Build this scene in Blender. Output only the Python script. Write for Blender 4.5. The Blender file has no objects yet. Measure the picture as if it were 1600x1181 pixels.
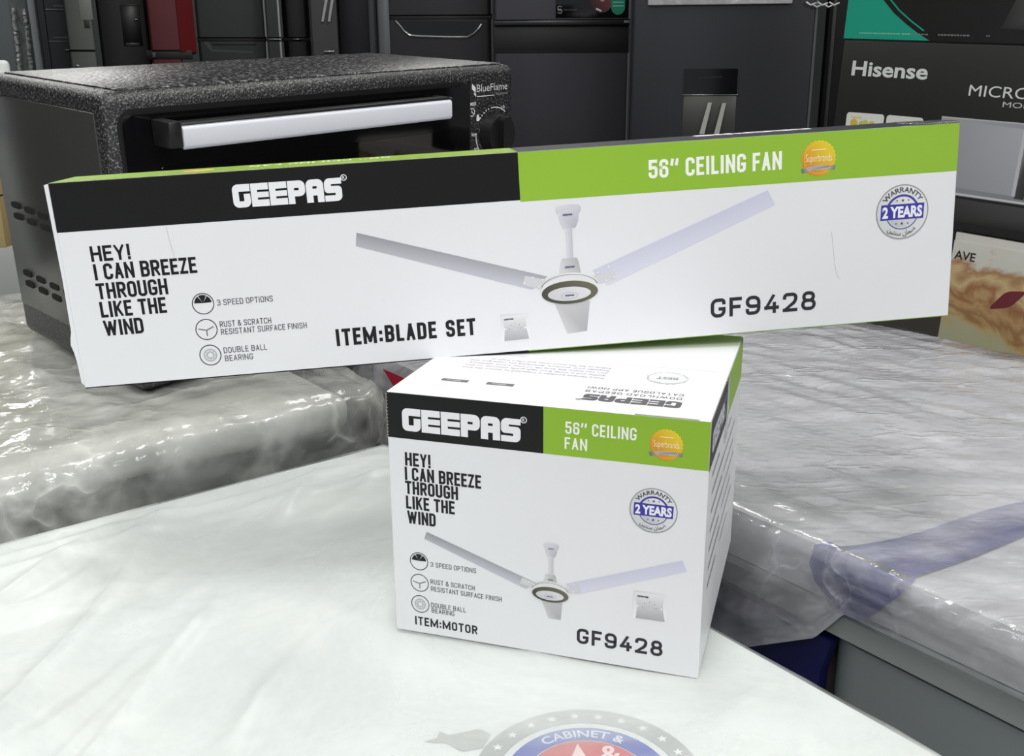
import bpy, bmesh, math, random
import numpy as np
from mathutils import Vector, Matrix, Euler
random.seed(7)
S = bpy.context.scene
COL = S.collection
R = math.radians

# ------------------------------------------------------------------ camera, world, lights
F_PX, CAM_H = 1567.4, 0.3665
C_RIGHT = Vector((1.0, -0.0019, -0.0063)).normalized()
C_UP = Vector((0.0066, 0.2918, 0.9564))
C_FWD = Vector((0.0, 0.9565, -0.2919)).normalized()
C_UP = (C_UP - C_UP.dot(C_FWD) * C_FWD).normalized()
C_RIGHT = C_FWD.cross(C_UP).normalized()
cd = bpy.data.cameras.new('camera')
cam = bpy.data.objects.new('camera', cd)
COL.objects.link(cam)
M = Matrix.Identity(4)
for i in range(3):
    M[i][0], M[i][1], M[i][2] = C_RIGHT[i], C_UP[i], -C_FWD[i]
M[2][3] = CAM_H
cam.matrix_world = M
cd.sensor_width = 36.0
cd.lens = 36.0 * F_PX / 1600.0
cd.clip_start = 0.02
S.camera = cam

w = bpy.data.worlds.new('world')
S.world = w
w.use_nodes = True
w.node_tree.nodes['Background'].inputs[0].default_value = (0.92, 0.96, 1.0, 1)
w.node_tree.nodes['Background'].inputs[1].default_value = 0.40


def area(name, loc, sx, sy, power, rot=(0, 0, 0), col=(1, 0.99, 0.96)):
    l = bpy.data.lights.new(name, 'AREA')
    l.shape = 'RECTANGLE'
    l.size, l.size_y, l.energy, l.color = sx, sy, power, col
    o = bpy.data.objects.new(name, l)
    o.location, o.rotation_euler = loc, rot
    COL.objects.link(o)
    return o


# rows of ceiling tube lights of the shop
for k, (x, y, e) in enumerate([(-1.9, 0.1, 12), (0.0, 0.3, 26), (2.7, -1.3, 90), (-1.9, 2.2, 20), (0.2, 2.2, 14), (1.9, 2.2, 12), (-2.3, 4.9, 30), (0.0, 4.9, 12), (2.2, 4.9, 12)]):  # unseen far-right front tube, placed to brighten the carton fronts
    area('tube_light', (x, y, 1.95), 0.3, 1.3, e)
area('tube_light', (-0.4, -1.2, 1.95), 2.4, 0.3, 34)

S.view_settings.view_transform = 'Standard'
S.view_settings.look = 'None'
S.view_settings.exposure = 0.0
S.view_settings.gamma = 1.0
S.view_settings.use_curve_mapping = False
S.cycles.transparent_max_bounces = 16


# ------------------------------------------------------------------ helpers
def lin(c):
    return tuple((v / 255 / 12.92) if v / 255 <= 0.04045 else ((v / 255 + 0.055) / 1.055) ** 2.4 for v in c)


def mat(name, rgb, rough=0.5, metal=0.0, spec=0.5, bump=0.0, bscale=200.0, var=0.0, vscale=6.0, coat=0.0):
    m = bpy.data.materials.new(name)
    m.use_nodes = True
    nt = m.node_tree
    b = nt.nodes['Principled BSDF']
    c = lin(rgb)
    b.inputs['Base Color'].default_value = (*c, 1)
    b.inputs['Roughness'].default_value = rough
    b.inputs['Metallic'].default_value = metal
    b.inputs['Specular IOR Level'].default_value = spec
    b.inputs['Coat Weight'].default_value = coat
    tc = nt.nodes.new('ShaderNodeTexCoord')
    if var:
        n = nt.nodes.new('ShaderNodeTexNoise')
        n.inputs['Scale'].default_value = vscale
        n.inputs['Detail'].default_value = 5
        nt.links.new(tc.outputs['Object'], n.inputs['Vector'])
        r = nt.nodes.new('ShaderNodeValToRGB')
        r.color_ramp.elements[0].position, r.color_ramp.elements[1].position = 0.3, 0.7
        r.color_ramp.elements[0].color = (*[v * (1 - var) for v in c], 1)
        r.color_ramp.elements[1].color = (*[min(1, v * (1 + var)) for v in c], 1)
        nt.links.new(n.outputs['Fac'], r.inputs['Fac'])
        nt.links.new(r.outputs['Color'], b.inputs['Base Color'])
    if bump:
        n = nt.nodes.new('ShaderNodeTexNoise')
        n.inputs['Scale'].default_value = bscale
        n.inputs['Detail'].default_value = 3
        nt.links.new(tc.outputs['Object'], n.inputs['Vector'])
        bp = nt.nodes.new('ShaderNodeBump')
        bp.inputs['Strength'].default_value = bump
        bp.inputs['Distance'].default_value = 0.001
        nt.links.new(n.outputs['Fac'], bp.inputs['Height'])
        nt.links.new(bp.outputs['Normal'], b.inputs['Normal'])
    return m


def film_mat(name, tint, a_lo, a_hi, scale, rough=0.18, gloss=0.35, stretch=(1, 1, 1), bump=0.5, bscale=60, crease=14, crease_h=.5, crease_a=.2):
    """thin plastic film: partly see-through, milky where creased, glossy"""
    m = bpy.data.materials.new(name)
    m.use_nodes = True
    nt = m.node_tree
    N, L = nt.nodes, nt.links
    for n in list(N):
        N.remove(n)
    out = N.new('ShaderNodeOutputMaterial')
    tc = N.new('ShaderNodeTexCoord')
    mp = N.new('ShaderNodeMapping')
    mp.inputs['Scale'].default_value = stretch
    L.new(tc.outputs['Object'], mp.inputs['Vector'])
    n1 = N.new('ShaderNodeTexNoise')
    n1.inputs['Scale'].default_value = scale
    n1.inputs['Detail'].default_value = 6
    n1.inputs['Distortion'].default_value = 0.6
    L.new(mp.outputs['Vector'], n1.inputs['Vector'])
    mr = N.new('ShaderNodeMapRange')
    mr.inputs['From Min'].default_value, mr.inputs['From Max'].default_value = 0.35, 0.7
    mr.inputs['To Min'].default_value, mr.inputs['To Max'].default_value = a_lo, a_hi
    L.new(n1.outputs['Fac'], mr.inputs['Value'])
    n2 = N.new('ShaderNodeTexNoise')
    n2.noise_dimensions = '3D'
    n2.inputs['Scale'].default_value = bscale
    n2.inputs['Detail'].default_value = 4
    n2.inputs['Distortion'].default_value = 1.2
    L.new(mp.outputs['Vector'], n2.inputs['Vector'])
    # sharp crease lines: edges of a warped cell pattern
    wn = N.new('ShaderNodeTexNoise')
    wn.inputs['Scale'].default_value = crease * .8
    wn.inputs['Detail'].default_value = 3
    L.new(mp.outputs['Vector'], wn.inputs['Vector'])
    wa = N.new('ShaderNodeVectorMath')
    wa.operation = 'MULTIPLY_ADD'
    wa.inputs[1].default_value = (1.6 / crease,) * 3
    L.new(wn.outputs['Color'], wa.inputs[0])
    L.new(mp.outputs['Vector'], wa.inputs[2])
    vo = N.new('ShaderNodeTexVoronoi')
    vo.feature = 'DISTANCE_TO_EDGE'
    vo.inputs['Scale'].default_value = crease
    L.new(wa.outputs[0], vo.inputs['Vector'])
    vr = N.new('ShaderNodeMapRange')
    vr.inputs['From Min'].default_value, vr.inputs['From Max'].default_value = 0.0, 0.16
    vr.inputs['To Min'].default_value, vr.inputs['To Max'].default_value = 1, 0
    L.new(vo.outputs['Distance'], vr.inputs['Value'])
    pw = N.new('ShaderNodeMath')
    pw.operation = 'POWER'
    pw.inputs[1].default_value = 2.0
    L.new(vr.outputs[0], pw.inputs[0])
    # creases come and go over the sheet
    km = N.new('ShaderNodeMapRange')
    km.inputs['From Min'].default_value, km.inputs['From Max'].default_value = 0.47, 0.62
    L.new(wn.outputs['Fac'], km.inputs['Value'])
    pk = N.new('ShaderNodeMath')
    pk.operation = 'MULTIPLY'
    L.new(pw.outputs[0], pk.inputs[0])
    L.new(km.outputs[0], pk.inputs[1])
    pw = pk
    hs = N.new('ShaderNodeMath')
    hs.operation = 'MULTIPLY_ADD'
    hs.inputs[1].default_value = crease_h
    L.new(pw.outputs[0], hs.inputs[0])
    L.new(n2.outputs['Fac'], hs.inputs[2])
    aa = N.new('ShaderNodeMath')
    aa.operation = 'MULTIPLY_ADD'
    aa.inputs[1].default_value = crease_a
    aa.use_clamp = True
    L.new(pw.outputs[0], aa.inputs[0])
    L.new(mr.outputs['Result'], aa.inputs[2])
    bp = N.new('ShaderNodeBump')
    bp.inputs['Strength'].default_value = bump
    bp.inputs['Distance'].default_value = 0.004
    L.new(hs.outputs[0], bp.inputs['Height'])
    tr = N.new('ShaderNodeBsdfTransparent')
    df = N.new('ShaderNodeBsdfPrincipled')
    df.inputs['Base Color'].default_value = (*lin(tint), 1)
    df.inputs['Roughness'].default_value = 0.45
    L.new(bp.outputs['Normal'], df.inputs['Normal'])
    m1 = N.new('ShaderNodeMixShader')
    L.new(aa.outputs[0], m1.inputs['Fac'])
    L.new(tr.outputs[0], m1.inputs[1])
    L.new(df.outputs[0], m1.inputs[2])
    gl = N.new('ShaderNodeBsdfGlossy')
    gl.inputs['Roughness'].default_value = rough
    gl.inputs['Color'].default_value = (0.95, 0.96, 0.97, 1)
    L.new(bp.outputs['Normal'], gl.inputs['Normal'])
    fr = N.new('ShaderNodeFresnel')
    fr.inputs['IOR'].default_value = 1.5
    L.new(bp.outputs['Normal'], fr.inputs['Normal'])
    ml = N.new('ShaderNodeMath')
    ml.operation = 'MULTIPLY'
    ml.inputs[1].default_value = gloss
    ml.use_clamp = True
    L.new(fr.outputs[0], ml.inputs[0])
    m2 = N.new('ShaderNodeMixShader')
    L.new(ml.outputs[0], m2.inputs['Fac'])
    L.new(m1.outputs[0], m2.inputs[1])
    L.new(gl.outputs[0], m2.inputs[2])
    L.new(m2.outputs[0], out.inputs['Surface'])
    return m


def ink_mat(name, rough=0.5):
    m = bpy.data.materials.new(name)
    m.use_nodes = True
    nt = m.node_tree
    b = nt.nodes['Principled BSDF']
    a = nt.nodes.new('ShaderNodeAttribute')
    a.attribute_name = 'ink'
    nt.links.new(a.outputs['Color'], b.inputs['Base Color'])
    b.inputs['Roughness'].default_value = rough
    b.inputs['Specular IOR Level'].default_value = 0.3
    return m


INK = ink_mat('printed_ink')


def tag(o, label, cat, group=None, kind=None):
    if label:
        o['label'] = label
    if cat:
        o['category'] = cat
    if group:
        o['group'] = group
    if kind:
        o['kind'] = kind
    return o


def thing(name, label, cat, loc=(0, 0, 0), rot=(0, 0, 0), group=None):
    o = bpy.data.objects.new(name, None)
    o.empty_display_size = 0.05
    o.location, o.rotation_euler = loc, rot
    COL.objects.link(o)
    return tag(o, label, cat, group)


def link(name, me, m=None, parent=None, smooth=None):
    o = bpy.data.objects.new(name, me)
    COL.objects.link(o)
    if m:
        me.materials.append(m)
    if parent:
        o.parent = parent
    if smooth is not None:
        bm = bmesh.new()
        bm.from_mesh(me)
        for f in bm.faces:
            f.smooth = True
        for e in bm.edges:
            e.smooth = len(e.link_faces) == 2 and e.calc_face_angle(0) < smooth
        bm.to_mesh(me)
        bm.free()
    return o


class MB:
    def __init__(self):
        self.bm = bmesh.new()

    def box(self, x0, x1, y0, y1, z0, z1, bev=0.0, seg=2, mtx=None):
        t = bmesh.new()
        bmesh.ops.create_cube(t, size=1.0)
        for v in t.verts:
            v.co = Vector((x0 + (v.co.x + .5) * (x1 - x0), y0 + (v.co.y + .5) * (y1 - y0), z0 + (v.co.z + .5) * (z1 - z0)))
        if bev:
            bmesh.ops.bevel(t, geom=t.edges[:] , offset=bev, segments=seg, affect='EDGES', profile=0.5)
        self._add(t, mtx)
        return self

    def boxv(self, x0, x1, y0, y1, z0, z1, bev, seg=4, axis=1, mtx=None):
        """box rounded only along the edges parallel to one axis"""
        t = bmesh.new()
        bmesh.ops.create_cube(t, size=1.0)
        for v in t.verts:
            v.co = Vector((x0 + (v.co.x + .5) * (x1 - x0), y0 + (v.co.y + .5) * (y1 - y0), z0 + (v.co.z + .5) * (z1 - z0)))
        es = [e for e in t.edges if abs((e.verts[0].co - e.verts[1].co).normalized()[axis]) > .9]
        bmesh.ops.bevel(t, geom=es, offset=bev, segments=seg, affect='EDGES', profile=0.5)
        self._add(t, mtx)
        return self

    def cyl(self, c, axis, r0, r1, h, n=32, mtx=None):
        t = bmesh.new()
        bmesh.ops.create_cone(t, cap_ends=True, segments=n, radius1=r0, radius2=r1, depth=h)
        q = Vector((0, 0, 1)).rotation_difference(Vector(axis).normalized()).to_matrix().to_4x4()
        bmesh.ops.transform(t, matrix=Matrix.Translation(Vector(c)) @ q, verts=t.verts)
        self._add(t, mtx)
        return self

    def prism(self, pts, d, mtx=None):
        """closed polygon of 3-D points swept by vector d"""
        t = bmesh.new()
        a = [t.verts.new(p) for p in pts]
        b = [t.verts.new(Vector(p) + Vector(d)) for p in pts]
        t.faces.new(a)
        t.faces.new(b[::-1])
        n = len(a)
        for i in range(n):
            t.faces.new((a[i], b[i], b[(i + 1) % n], a[(i + 1) % n]))
        bmesh.ops.recalc_face_normals(t, faces=t.faces)
        self._add(t, mtx)
        return self

    def tube(self, pts, r, n=8):
        t = bmesh.new()
        rings = []
        P = [Vector(p) for p in pts]
        for i, p in enumerate(P):
            d = (P[min(i + 1, len(P) - 1)] - P[max(i - 1, 0)]).normalized()
            a = d.orthogonal().normalized() if not rings else (rings[-1][1] - rings[-1][1].dot(d) * d).normalized()
            b = d.cross(a)
            rings.append(([t.verts.new(p + r * (math.cos(k * 2 * math.pi / n) * a + math.sin(k * 2 * math.pi / n) * b)) for k in range(n)], a))
        for i in range(len(rings) - 1):
            for k in range(n):
                t.faces.new((rings[i][0][k], rings[i][0][(k + 1) % n], rings[i + 1][0][(k + 1) % n], rings[i + 1][0][k]))
        t.faces.new(rings[0][0][::-1])
        t.faces.new(rings[-1][0])
        self._add(t, None)
        return self

    def _add(self, t, mtx):
        if mtx is not None:
            bmesh.ops.transform(t, matrix=mtx, verts=t.verts)
        me = bpy.data.meshes.new('tmp')
        t.to_mesh(me)
        t.free()
        self.bm.from_mesh(me)
        bpy.data.meshes.remove(me)

    def build(self, name, m, parent=None, smooth=R(35)):
        me = bpy.data.meshes.new(name)
        self.bm.to_mesh(me)
        self.bm.free()
        return link(name, me, m, parent, smooth)


# ------------------------------------------------------------------ printed artwork (flat print on cartons)
def fillet(pts, rad, seg=6, closed=False):
    """pts: (x, y[, round]) -> polyline with the flagged corners rounded"""
    out = []
    n = len(pts)
    for i, p in enumerate(pts):
        v = np.array(p[:2], float)
        rr = p[2] if len(p) > 2 else 0
        if not rr or (not closed and i in (0, n - 1)):
            out.append(v)
            continue
        a = np.array(pts[i - 1][:2], float)
        b = np.array(pts[(i + 1) % n][:2], float)
        la, lb = np.linalg.norm(a - v), np.linalg.norm(b - v)
        r = min(rad * rr, la * .5 if (len(pts[i - 1]) > 2) else la * .95, lb * .5 if len(pts[(i + 1) % n]) > 2 else lb * .95)
        p0, p2 = v + (a - v) / la * r, v + (b - v) / lb * r
        for k in range(seg + 1):
            t = k / seg * math.pi / 2
            out.append(v + (p0 - v) * (1 - math.sin(t)) + (p2 - v) * (1 - math.cos(t)))
    return out


GL = {  # centre lines in a unit box: (width, [strokes])
    'A': (1.0, [[(0, 0), (.5, 1)], [(1, 0), (.5, 1)], [(.22, .3), (.78, .3)]]),
    'B': (1.0, [[(0, 0), (0, 1), (1, 1, 1), (1, .53, 1), (.1, .53)], [(.1, .53), (1, .53, 1), (1, 0, 1), (0, 0)]]),
    'C': (1.0, [[(1, .8), (1, 1, 1), (0, 1, 1), (0, 0, 1), (1, 0, 1), (1, .2)]]),
    'D': (1.0, [[(0, 0), (0, 1), (1, 1, 1), (1, 0, 1), (0, 0)]]),
    'E': (.86, [[(1, 1), (0, 1), (0, 0), (1, 0)], [(0, .52), (.85, .52)]]),
    'F': (.84, [[(1, 1), (0, 1), (0, 0)], [(0, .5), (.85, .5)]]),
    'G': (1.0, [[(1, .82), (1, 1, 1), (0, 1, 1), (0, 0, 1), (1, 0, 1), (1, .43), (.68, .43)]]),
    'H': (1.0, [[(0, 0), (0, 1)], [(1, 0), (1, 1)], [(0, .5), (1, .5)]]),
    'I': (0.0, [[(.5, 0), (.5, 1)]]),
    'K': (1.0, [[(0, 0), (0, 1)], [(1, 1), (.05, .4)], [(.38, .56), (1, 0)]]),
    'L': (.82, [[(0, 1), (0, 0), (1, 0)]]),
    'M': (1.45, [[(0, 0), (0, 1), (.5, .12), (1, 1), (1, 0)]]),
    'N': (1.05, [[(0, 0), (0, 1), (1, 0), (1, 1)]]),
    'O': (1.0, [[(0, .5), (0, 1, 1), (1, 1, 1), (1, 0, 1), (0, 0, 1), (0, .5)]]),
    'P': (.98, [[(0, 0), (0, 1), (1, 1, 1), (1, .42, 1), (0, .42)]]),
    'R': (1.0, [[(0, 0), (0, 1), (1, 1, 1), (1, .47, 1), (0, .47)], [(.5, .47), (1, 0)]]),
    'S': (1.0, [[(1, .83), (1, 1, 1), (0, 1, 1), (0, .54, 1), (1, .47, 1), (1, 0, 1), (0, 0, 1), (0, .17)]]),
    'T': (.95, [[(0, 1), (1, 1)], [(.5, 1), (.5, 0)]]),
    'U': (1.0, [[(0, 1), (0, 0, 1), (1, 0, 1), (1, 1)]]),
    'V': (1.0, [[(0, 1), (.5, 0), (1, 1)]]),
    'W': (1.55, [[(0, 1), (.25, 0), (.5, .9), (.75, 0), (1, 1)]]),
    'X': (1.0, [[(0, 0), (1, 1)], [(0, 1), (1, 0)]]),
    'Y': (1.0, [[(0, 1), (.5, .42), (1, 1)], [(.5, .42), (.5, 0)]]),
    'Z': (.9, [[(0, 1), (1, 1), (0, 0), (1, 0)]]),
    '2': (1.0, [[(0, .8), (0, 1, 1), (1, 1, 1), (1, .55, .8), (0, 0), (1, 0)]]),
    '3': (1.0, [[(0, .82), (0, 1, 1), (1, 1, 1), (1, .53, 1), (.4, .53)], [(.4, .53), (1, .53, 1), (1, 0, 1), (0, 0, 1), (0, .18)]]),
    '4': (1.0, [[(.62, 1), (0, .25), (1, .25)], [(.74, .5), (.74, 0)]]),
    '5': (1.0, [[(.95, 1), (.05, 1), (.05, .56), (1, .62, 1), (1, 0, 1), (0, 0, 1), (0, .19)]]),
    '6': (1.0, [[(1, .82), (1, 1, 1), (0, 1, 1), (0, 0, 1), (1, 0, 1), (1, .56, 1), (0, .56)]]),
    '8': (1.0, [[(.5, .53), (.08, .53, .8), (.08, 1, 1), (.92, 1, 1), (.92, .53, .8), (.5, .53)], [(.5, .53), (0, .53, 1), (0, 0, 1), (1, 0, 1), (1, .53, 1), (.5, .53)]]),
    '9': (1.0, [[(0, .18), (0, 0, 1), (1, 0, 1), (1, 1, 1), (0, 1, 1), (0, .44, 1), (1, .44)]]),
    '&': (1.1, [[(1, 0), (.15, .75), (.2, 1, 1), (.7, 1, 1), (.7, .7, .6), (0, .38, .7), (0, 0, 1), (.75, 0, 1), (1, .42)]]),
    ':': (0.0, [[(.5, .1), (.5, .13)], [(.5, .62), (.5, .65)]]),
    '!': (0.0, [[(.5, .3), (.5, 1)], [(.5, 0), (.5, .03)]]),
    '"': (.95, [[(.0, .74), (.12, 1)], [(.86, .74), (1, 1)]]),
}


def ribbon(line, t):
    """quads of constant width along a polyline, square caps, mitred joints"""
    P = [np.array(p, float) for p in line]
    Q = [P[0]]
    for p in P[1:]:
        if np.linalg.norm(p - Q[-1]) > 1e-6:
            Q.append(p)
    P = Q
    n = len(P)
    D = [(P[i + 1] - P[i]) / np.linalg.norm(P[i + 1] - P[i]) for i in range(n - 1)]
    for i in range(1, n - 1):
        if D[i - 1] @ D[i] < .45:
            return ribbon(P[:i + 1], t) + ribbon(P[i:], t)
    closed = np.linalg.norm(P[0] - P[-1]) < 1e-6
    if not closed:
        P[0] = P[0] - D[0] * t / 2
        P[-1] = P[-1] + D[-1] * t / 2
    Lf, Rt = [], []
    for i in range(n):
        d0 = D[i - 1] if i > 0 else (D[-1] if closed else D[0])
        d1 = D[i] if i < n - 1 else (D[0] if closed else D[-1])
        n0, n1 = np.array([-d0[1], d0[0]]), np.array([-d1[1], d1[0]])
        mi = n0 + n1
        l = np.linalg.norm(mi)
        mi = n1 if l < 1e-6 else mi / l
        k = t / 2 / max(.42, float(mi @ n1))
        Lf.append(P[i] + mi * k)
        Rt.append(P[i] - mi * k)
    return [[Lf[i], Lf[i + 1], Rt[i + 1], Rt[i]] for i in range(n - 1)]


class Art:
    """flat print on one face of a box; coordinates in millimetres on that face"""

    def __init__(self, place, off=0.12):
        self.place, self.v, self.f, self.c, self.layer = place, [], [], [], off

    def up(self, d=0.06):
        self.layer += d
        return self

    def poly(self, pts, col, cols=None):
        i0 = len(self.v)
        for k, p in enumerate(pts):
            self.v.append(self.place(p[0] / 1000, p[1] / 1000, self.layer / 1000 + (len(self.f) % 7) * 4e-6))
        self.f.append(list(range(i0, i0 + len(pts))))
        self.c.append([lin(cc) for cc in cols] if cols else [lin(col)] * len(pts))
        return self

    def rect(self, x0, y0, x1, y1, col):
        return self.poly([(x0, y0), (x1, y0), (x1, y1), (x0, y1)], col)

    def ring(self, cx, cy, ro, ri, col, a0=0, a1=360, n=48, sy=1.0):
        for k in range(n):
            t0, t1 = R(a0 + (a1 - a0) * k / n), R(a0 + (a1 - a0) * (k + 1) / n)
            self.poly([(cx + ro * math.cos(t0), cy + sy * ro * math.sin(t0)), (cx + ro * math.cos(t1), cy + sy * ro * math.sin(t1)),
                       (cx + ri * math.cos(t1), cy + sy * ri * math.sin(t1)), (cx + ri * math.cos(t0), cy + sy * ri * math.sin(t0))], col)
        return self

    def disc(self, cx, cy, r, col, n=48, sy=1.0, col2=None, a0=0, a1=360):
        pts = [(cx + r * math.cos(R(a0 + (a1 - a0) * k / n)), cy + sy * r * math.sin(R(a0 + (a1 - a0) * k / n))) for k in range(n + (a1 - a0 < 360))]
        cols = None
        if col2:
            cols = []
            for p in pts:
                t = (p[0] - cx + p[1] - cy) / (2 * r) * .5 * 1.41 + .5
                cols.append(tuple(a + (b - a) * max(0, min(1, t)) for a, b in zip(col, col2)))
        return self.poly(pts, col, cols)

    def star(self, cx, cy, r, col):
        return self.poly([(cx + (r if k % 2 == 0 else .42 * r) * math.sin(k * math.pi / 5), cy + (r if k % 2 == 0 else .42 * r) * math.cos(k * math.pi / 5)) for k in range(10)], col)

    def stroke(self, s, x0, y0, h, width, col, weight=.14, ratio=.42, gap=.1, flip=False, space=None):
        """capital lettering of even stroke fitted to a width (mm)"""
        t = weight * h
        items, x = [], 0.0
        for ch in s:
            if ch == ' ':
                x += (space if space else ratio * .55) * h
                continue
            gw, strokes = GL[ch]
            wd = gw * ratio * h if gw else t
            items.append((x, wd, strokes))
            x += wd + gap * h
        k = width / (x - gap * h)
        for gx, wd, strokes in items:
            wr = wd * k
            tx = t
            for st in strokes:
                line = [(tx / 2 + p[0] * (wr - tx), t / 2 + p[1] * (h - t), *(p[2:] or ())) for p in st]
                pl = fillet(line, .42 * max(wr - tx, .1))
                for q in ribbon(pl, t):
                    pts = []
                    for p in q:
                        px = min(max(p[0], 0), wr) + gx * k
                        py = min(max(p[1], 0), h)
                        pts.append((x0 - px, y0 - py) if flip else (x0 + px, y0 + py))
                    self.poly(pts, col)
        return self

    def text(self, s, x0, y0, width, col, height=None, bold=0.0, flip=False, warp=None, shear=0):
        """lettering from the built-in typeface, fitted to width (and cap height)"""
        vs, fs = font_mesh(s, bold)
        if not len(vs):
            return self
        vs = vs.copy()
        lo, hi = vs.min(0), vs.max(0)
        kx = width / (hi[0] - lo[0])
        ky = height / CAPH if height else kx
        for f in fs:
            pts = []
            for i in f:
                px, py = (vs[i][0] - lo[0]) * kx, vs[i][1] * ky
                px += shear * py
                if warp:
                    pts.append(warp(px, py))
                else:
                    pts.append((x0 - px, y0 - py) if flip else (x0 + px, y0 + py))
            self.poly(pts, col)
        return self

    def build(self, name, parent, m=None):
        me = bpy.data.meshes.new(name)
        me.from_pydata(self.v, [], self.f)
        at = me.attributes.new('ink', 'FLOAT_COLOR', 'CORNER')
        buf = [x for c in self.c for q in c for x in (*q, 1.0)]
        at.data.foreach_set('color', buf)
        return link(name, me, m or INK, parent)


_fm = {}
CAPH = 0.69


def font_mesh(s, bold=0.0):
    if (s, bold) in _fm:
        return _fm[(s, bold)]
    cu = bpy.data.curves.new('lettering', 'FONT')
    cu.body = s
    cu.offset = bold
    cu.resolution_u = 3
    ob = bpy.data.objects.new('lettering', cu)
    me = bpy.data.meshes.new_from_object(ob)
    vs = np.array([v.co[:2] for v in me.vertices]) if len(me.vertices) else np.zeros((0, 2))
    fs = [list(p.vertices) for p in me.polygons]
    bpy.data.objects.remove(ob)
    bpy.data.curves.remove(cu)
    bpy.data.meshes.remove(me)
    _fm[(s, bold)] = (vs, fs)
    return vs, fs


def rounded(pts, rad):
    return [tuple(p) for p in fillet(pts, rad, 5, True)]


def geepas(a, x0, y0, width, h, col, bg, flip=False, reg=True):
    """six heavy block letters of the maker's mark"""
    cw = width / 6.0

    def P(lx, ly):
        return (x0 - lx, y0 - ly) if flip else (x0 + lx, y0 + ly)

    def blk(i, pts, r=.24):
        ox = i * cw
        q = [(p[0] * cw * .955, p[1] * h, *p[2:]) for p in pts]
        a.poly([P(ox + p[0], p[1]) for p in rounded(q, r * h)], col)

    def cut(i, x, y, x2, y2):
        ox = i * cw
        k = cw * .955
        a.poly([P(ox + x * k, y * h), P(ox + x2 * k, y * h), P(ox + x2 * k, y2 * h), P(ox + x * k, y2 * h)], bg)
    sq = [(0, 0), (1, 0), (1, 1), (0, 1)]
    blk(0, [(0, 0, 1), (1, 0, 1), (1, 1), (0, 1, 1)])
    blk(1, sq), blk(2, sq)
    blk(3, [(0, 0), (.37, 0), (.37, .32), (1, .32, 1), (1, 1, 1), (0, 1)])
    blk(4, [(0, 0), (.38, 0), (.38, .3), (.62, .3), (.62, 0), (1, 0), (1, 1, 1), (0, 1, 1)])
    blk(5, [(0, 0), (1, 0, 1), (1, .66, .7), (.4, .66), (.4, .74), (1, .74), (1, 1), (0, 1, 1), (0, .36, .7), (.62, .36), (.62, .26), (0, .26)])
    a.up()
    cut(0, .36, .27, .63, .68), cut(0, .36, .58, 1.02, .68)
    for i in (1, 2):
        cut(i, .36, .62, 1.02, .71)
        cut(i, .36, .29, 1.02, .38)
    cut(3, .37, .58, .63, .68)
    cut(4, .38, .6, .62, .7)
    if reg:
        cx, cy = P(width + h * .09, h * .99)
        a.ring(cx, cy, h * .14, h * .105, col, n=24)
        if flip:
            a.text('R', cx + h * .055, cy + h * .06, h * .11, col, h * .12, flip=True)
        else:
            a.text('R', cx - h * .055, cy - h * .06, h * .11, col, h * .12, bold=.02)


# ------------------------------------------------------------------ noise for creased film
def vnoise(x, y, seed):
    rs = np.random.RandomState(seed)
    T = rs.rand(128, 128)
    xi, yi = np.floor(x).astype(int), np.floor(y).astype(int)
    fx, fy = x - xi, y - yi
    fx, fy = fx * fx * (3 - 2 * fx), fy * fy * (3 - 2 * fy)
    g = lambda a, b: T[a % 128, b % 128]
    return (g(xi, yi) * (1 - fx) + g(xi + 1, yi) * fx) * (1 - fy) + (g(xi, yi + 1) * (1 - fx) + g(xi + 1, yi + 1) * fx) * fy


def ridged(x, y, seed, p=2.0):
    return (1 - np.abs(2 * vnoise(x, y, seed) - 1)) ** p


def crumple(x, y, seed, n=5, f0=4.0, spread=2.2, warp=.03):
    """flat facets meeting in sharp folds, about 0..1"""
    rs = np.random.RandomState(seed)
    wx = x + warp * (vnoise(x * 9, y * 9, seed + 50) - .5) * 2
    wy = y + warp * (vnoise(x * 9 + 7, y * 9 + 3, seed + 60) - .5) * 2
    h, tot = 0, 0
    for k in range(n):
        an, f, ph = rs.rand() * math.pi, f0 * spread ** rs.rand(), rs.rand()
        u = (wx * math.cos(an) + wy * math.sin(an)) * f + ph + .5 * vnoise(wx * 4, wy * 4, seed + k)
        h = h + np.abs(2 * (u - np.floor(u)) - 1) / f
        tot += 1 / f
    return h / tot


def grid_mesh(name, P, m, parent):
    nu, nv = P.shape[:2]
    idx = np.arange(nu * nv).reshape(nu, nv)
    f = np.stack([idx[:-1, :-1], idx[1:, :-1], idx[1:, 1:], idx[:-1, 1:]], -1).reshape(-1, 4)
    me = bpy.data.meshes.new(name)
    me.from_pydata(P.reshape(-1, 3).tolist(), [], f.tolist())
    o = link(name, me, m, parent)
    me.polygons.foreach_set('use_smooth', [True] * len(me.polygons))
    return o


def normals(P):
    n = np.cross(np.gradient(P, axis=0), np.gradient(P, axis=1))
    n /= np.linalg.norm(n, axis=2, keepdims=True) + 1e-12
    return n


def at(px, py, Y):
    """point at depth Y seen at photo pixel (px, py)"""
    d = C_FWD * F_PX + C_RIGHT * (px - 800) - C_UP * (py - 590.5)
    t = Y / d.y
    return Vector((d.x * t, Y, CAM_H + d.z * t))


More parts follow.
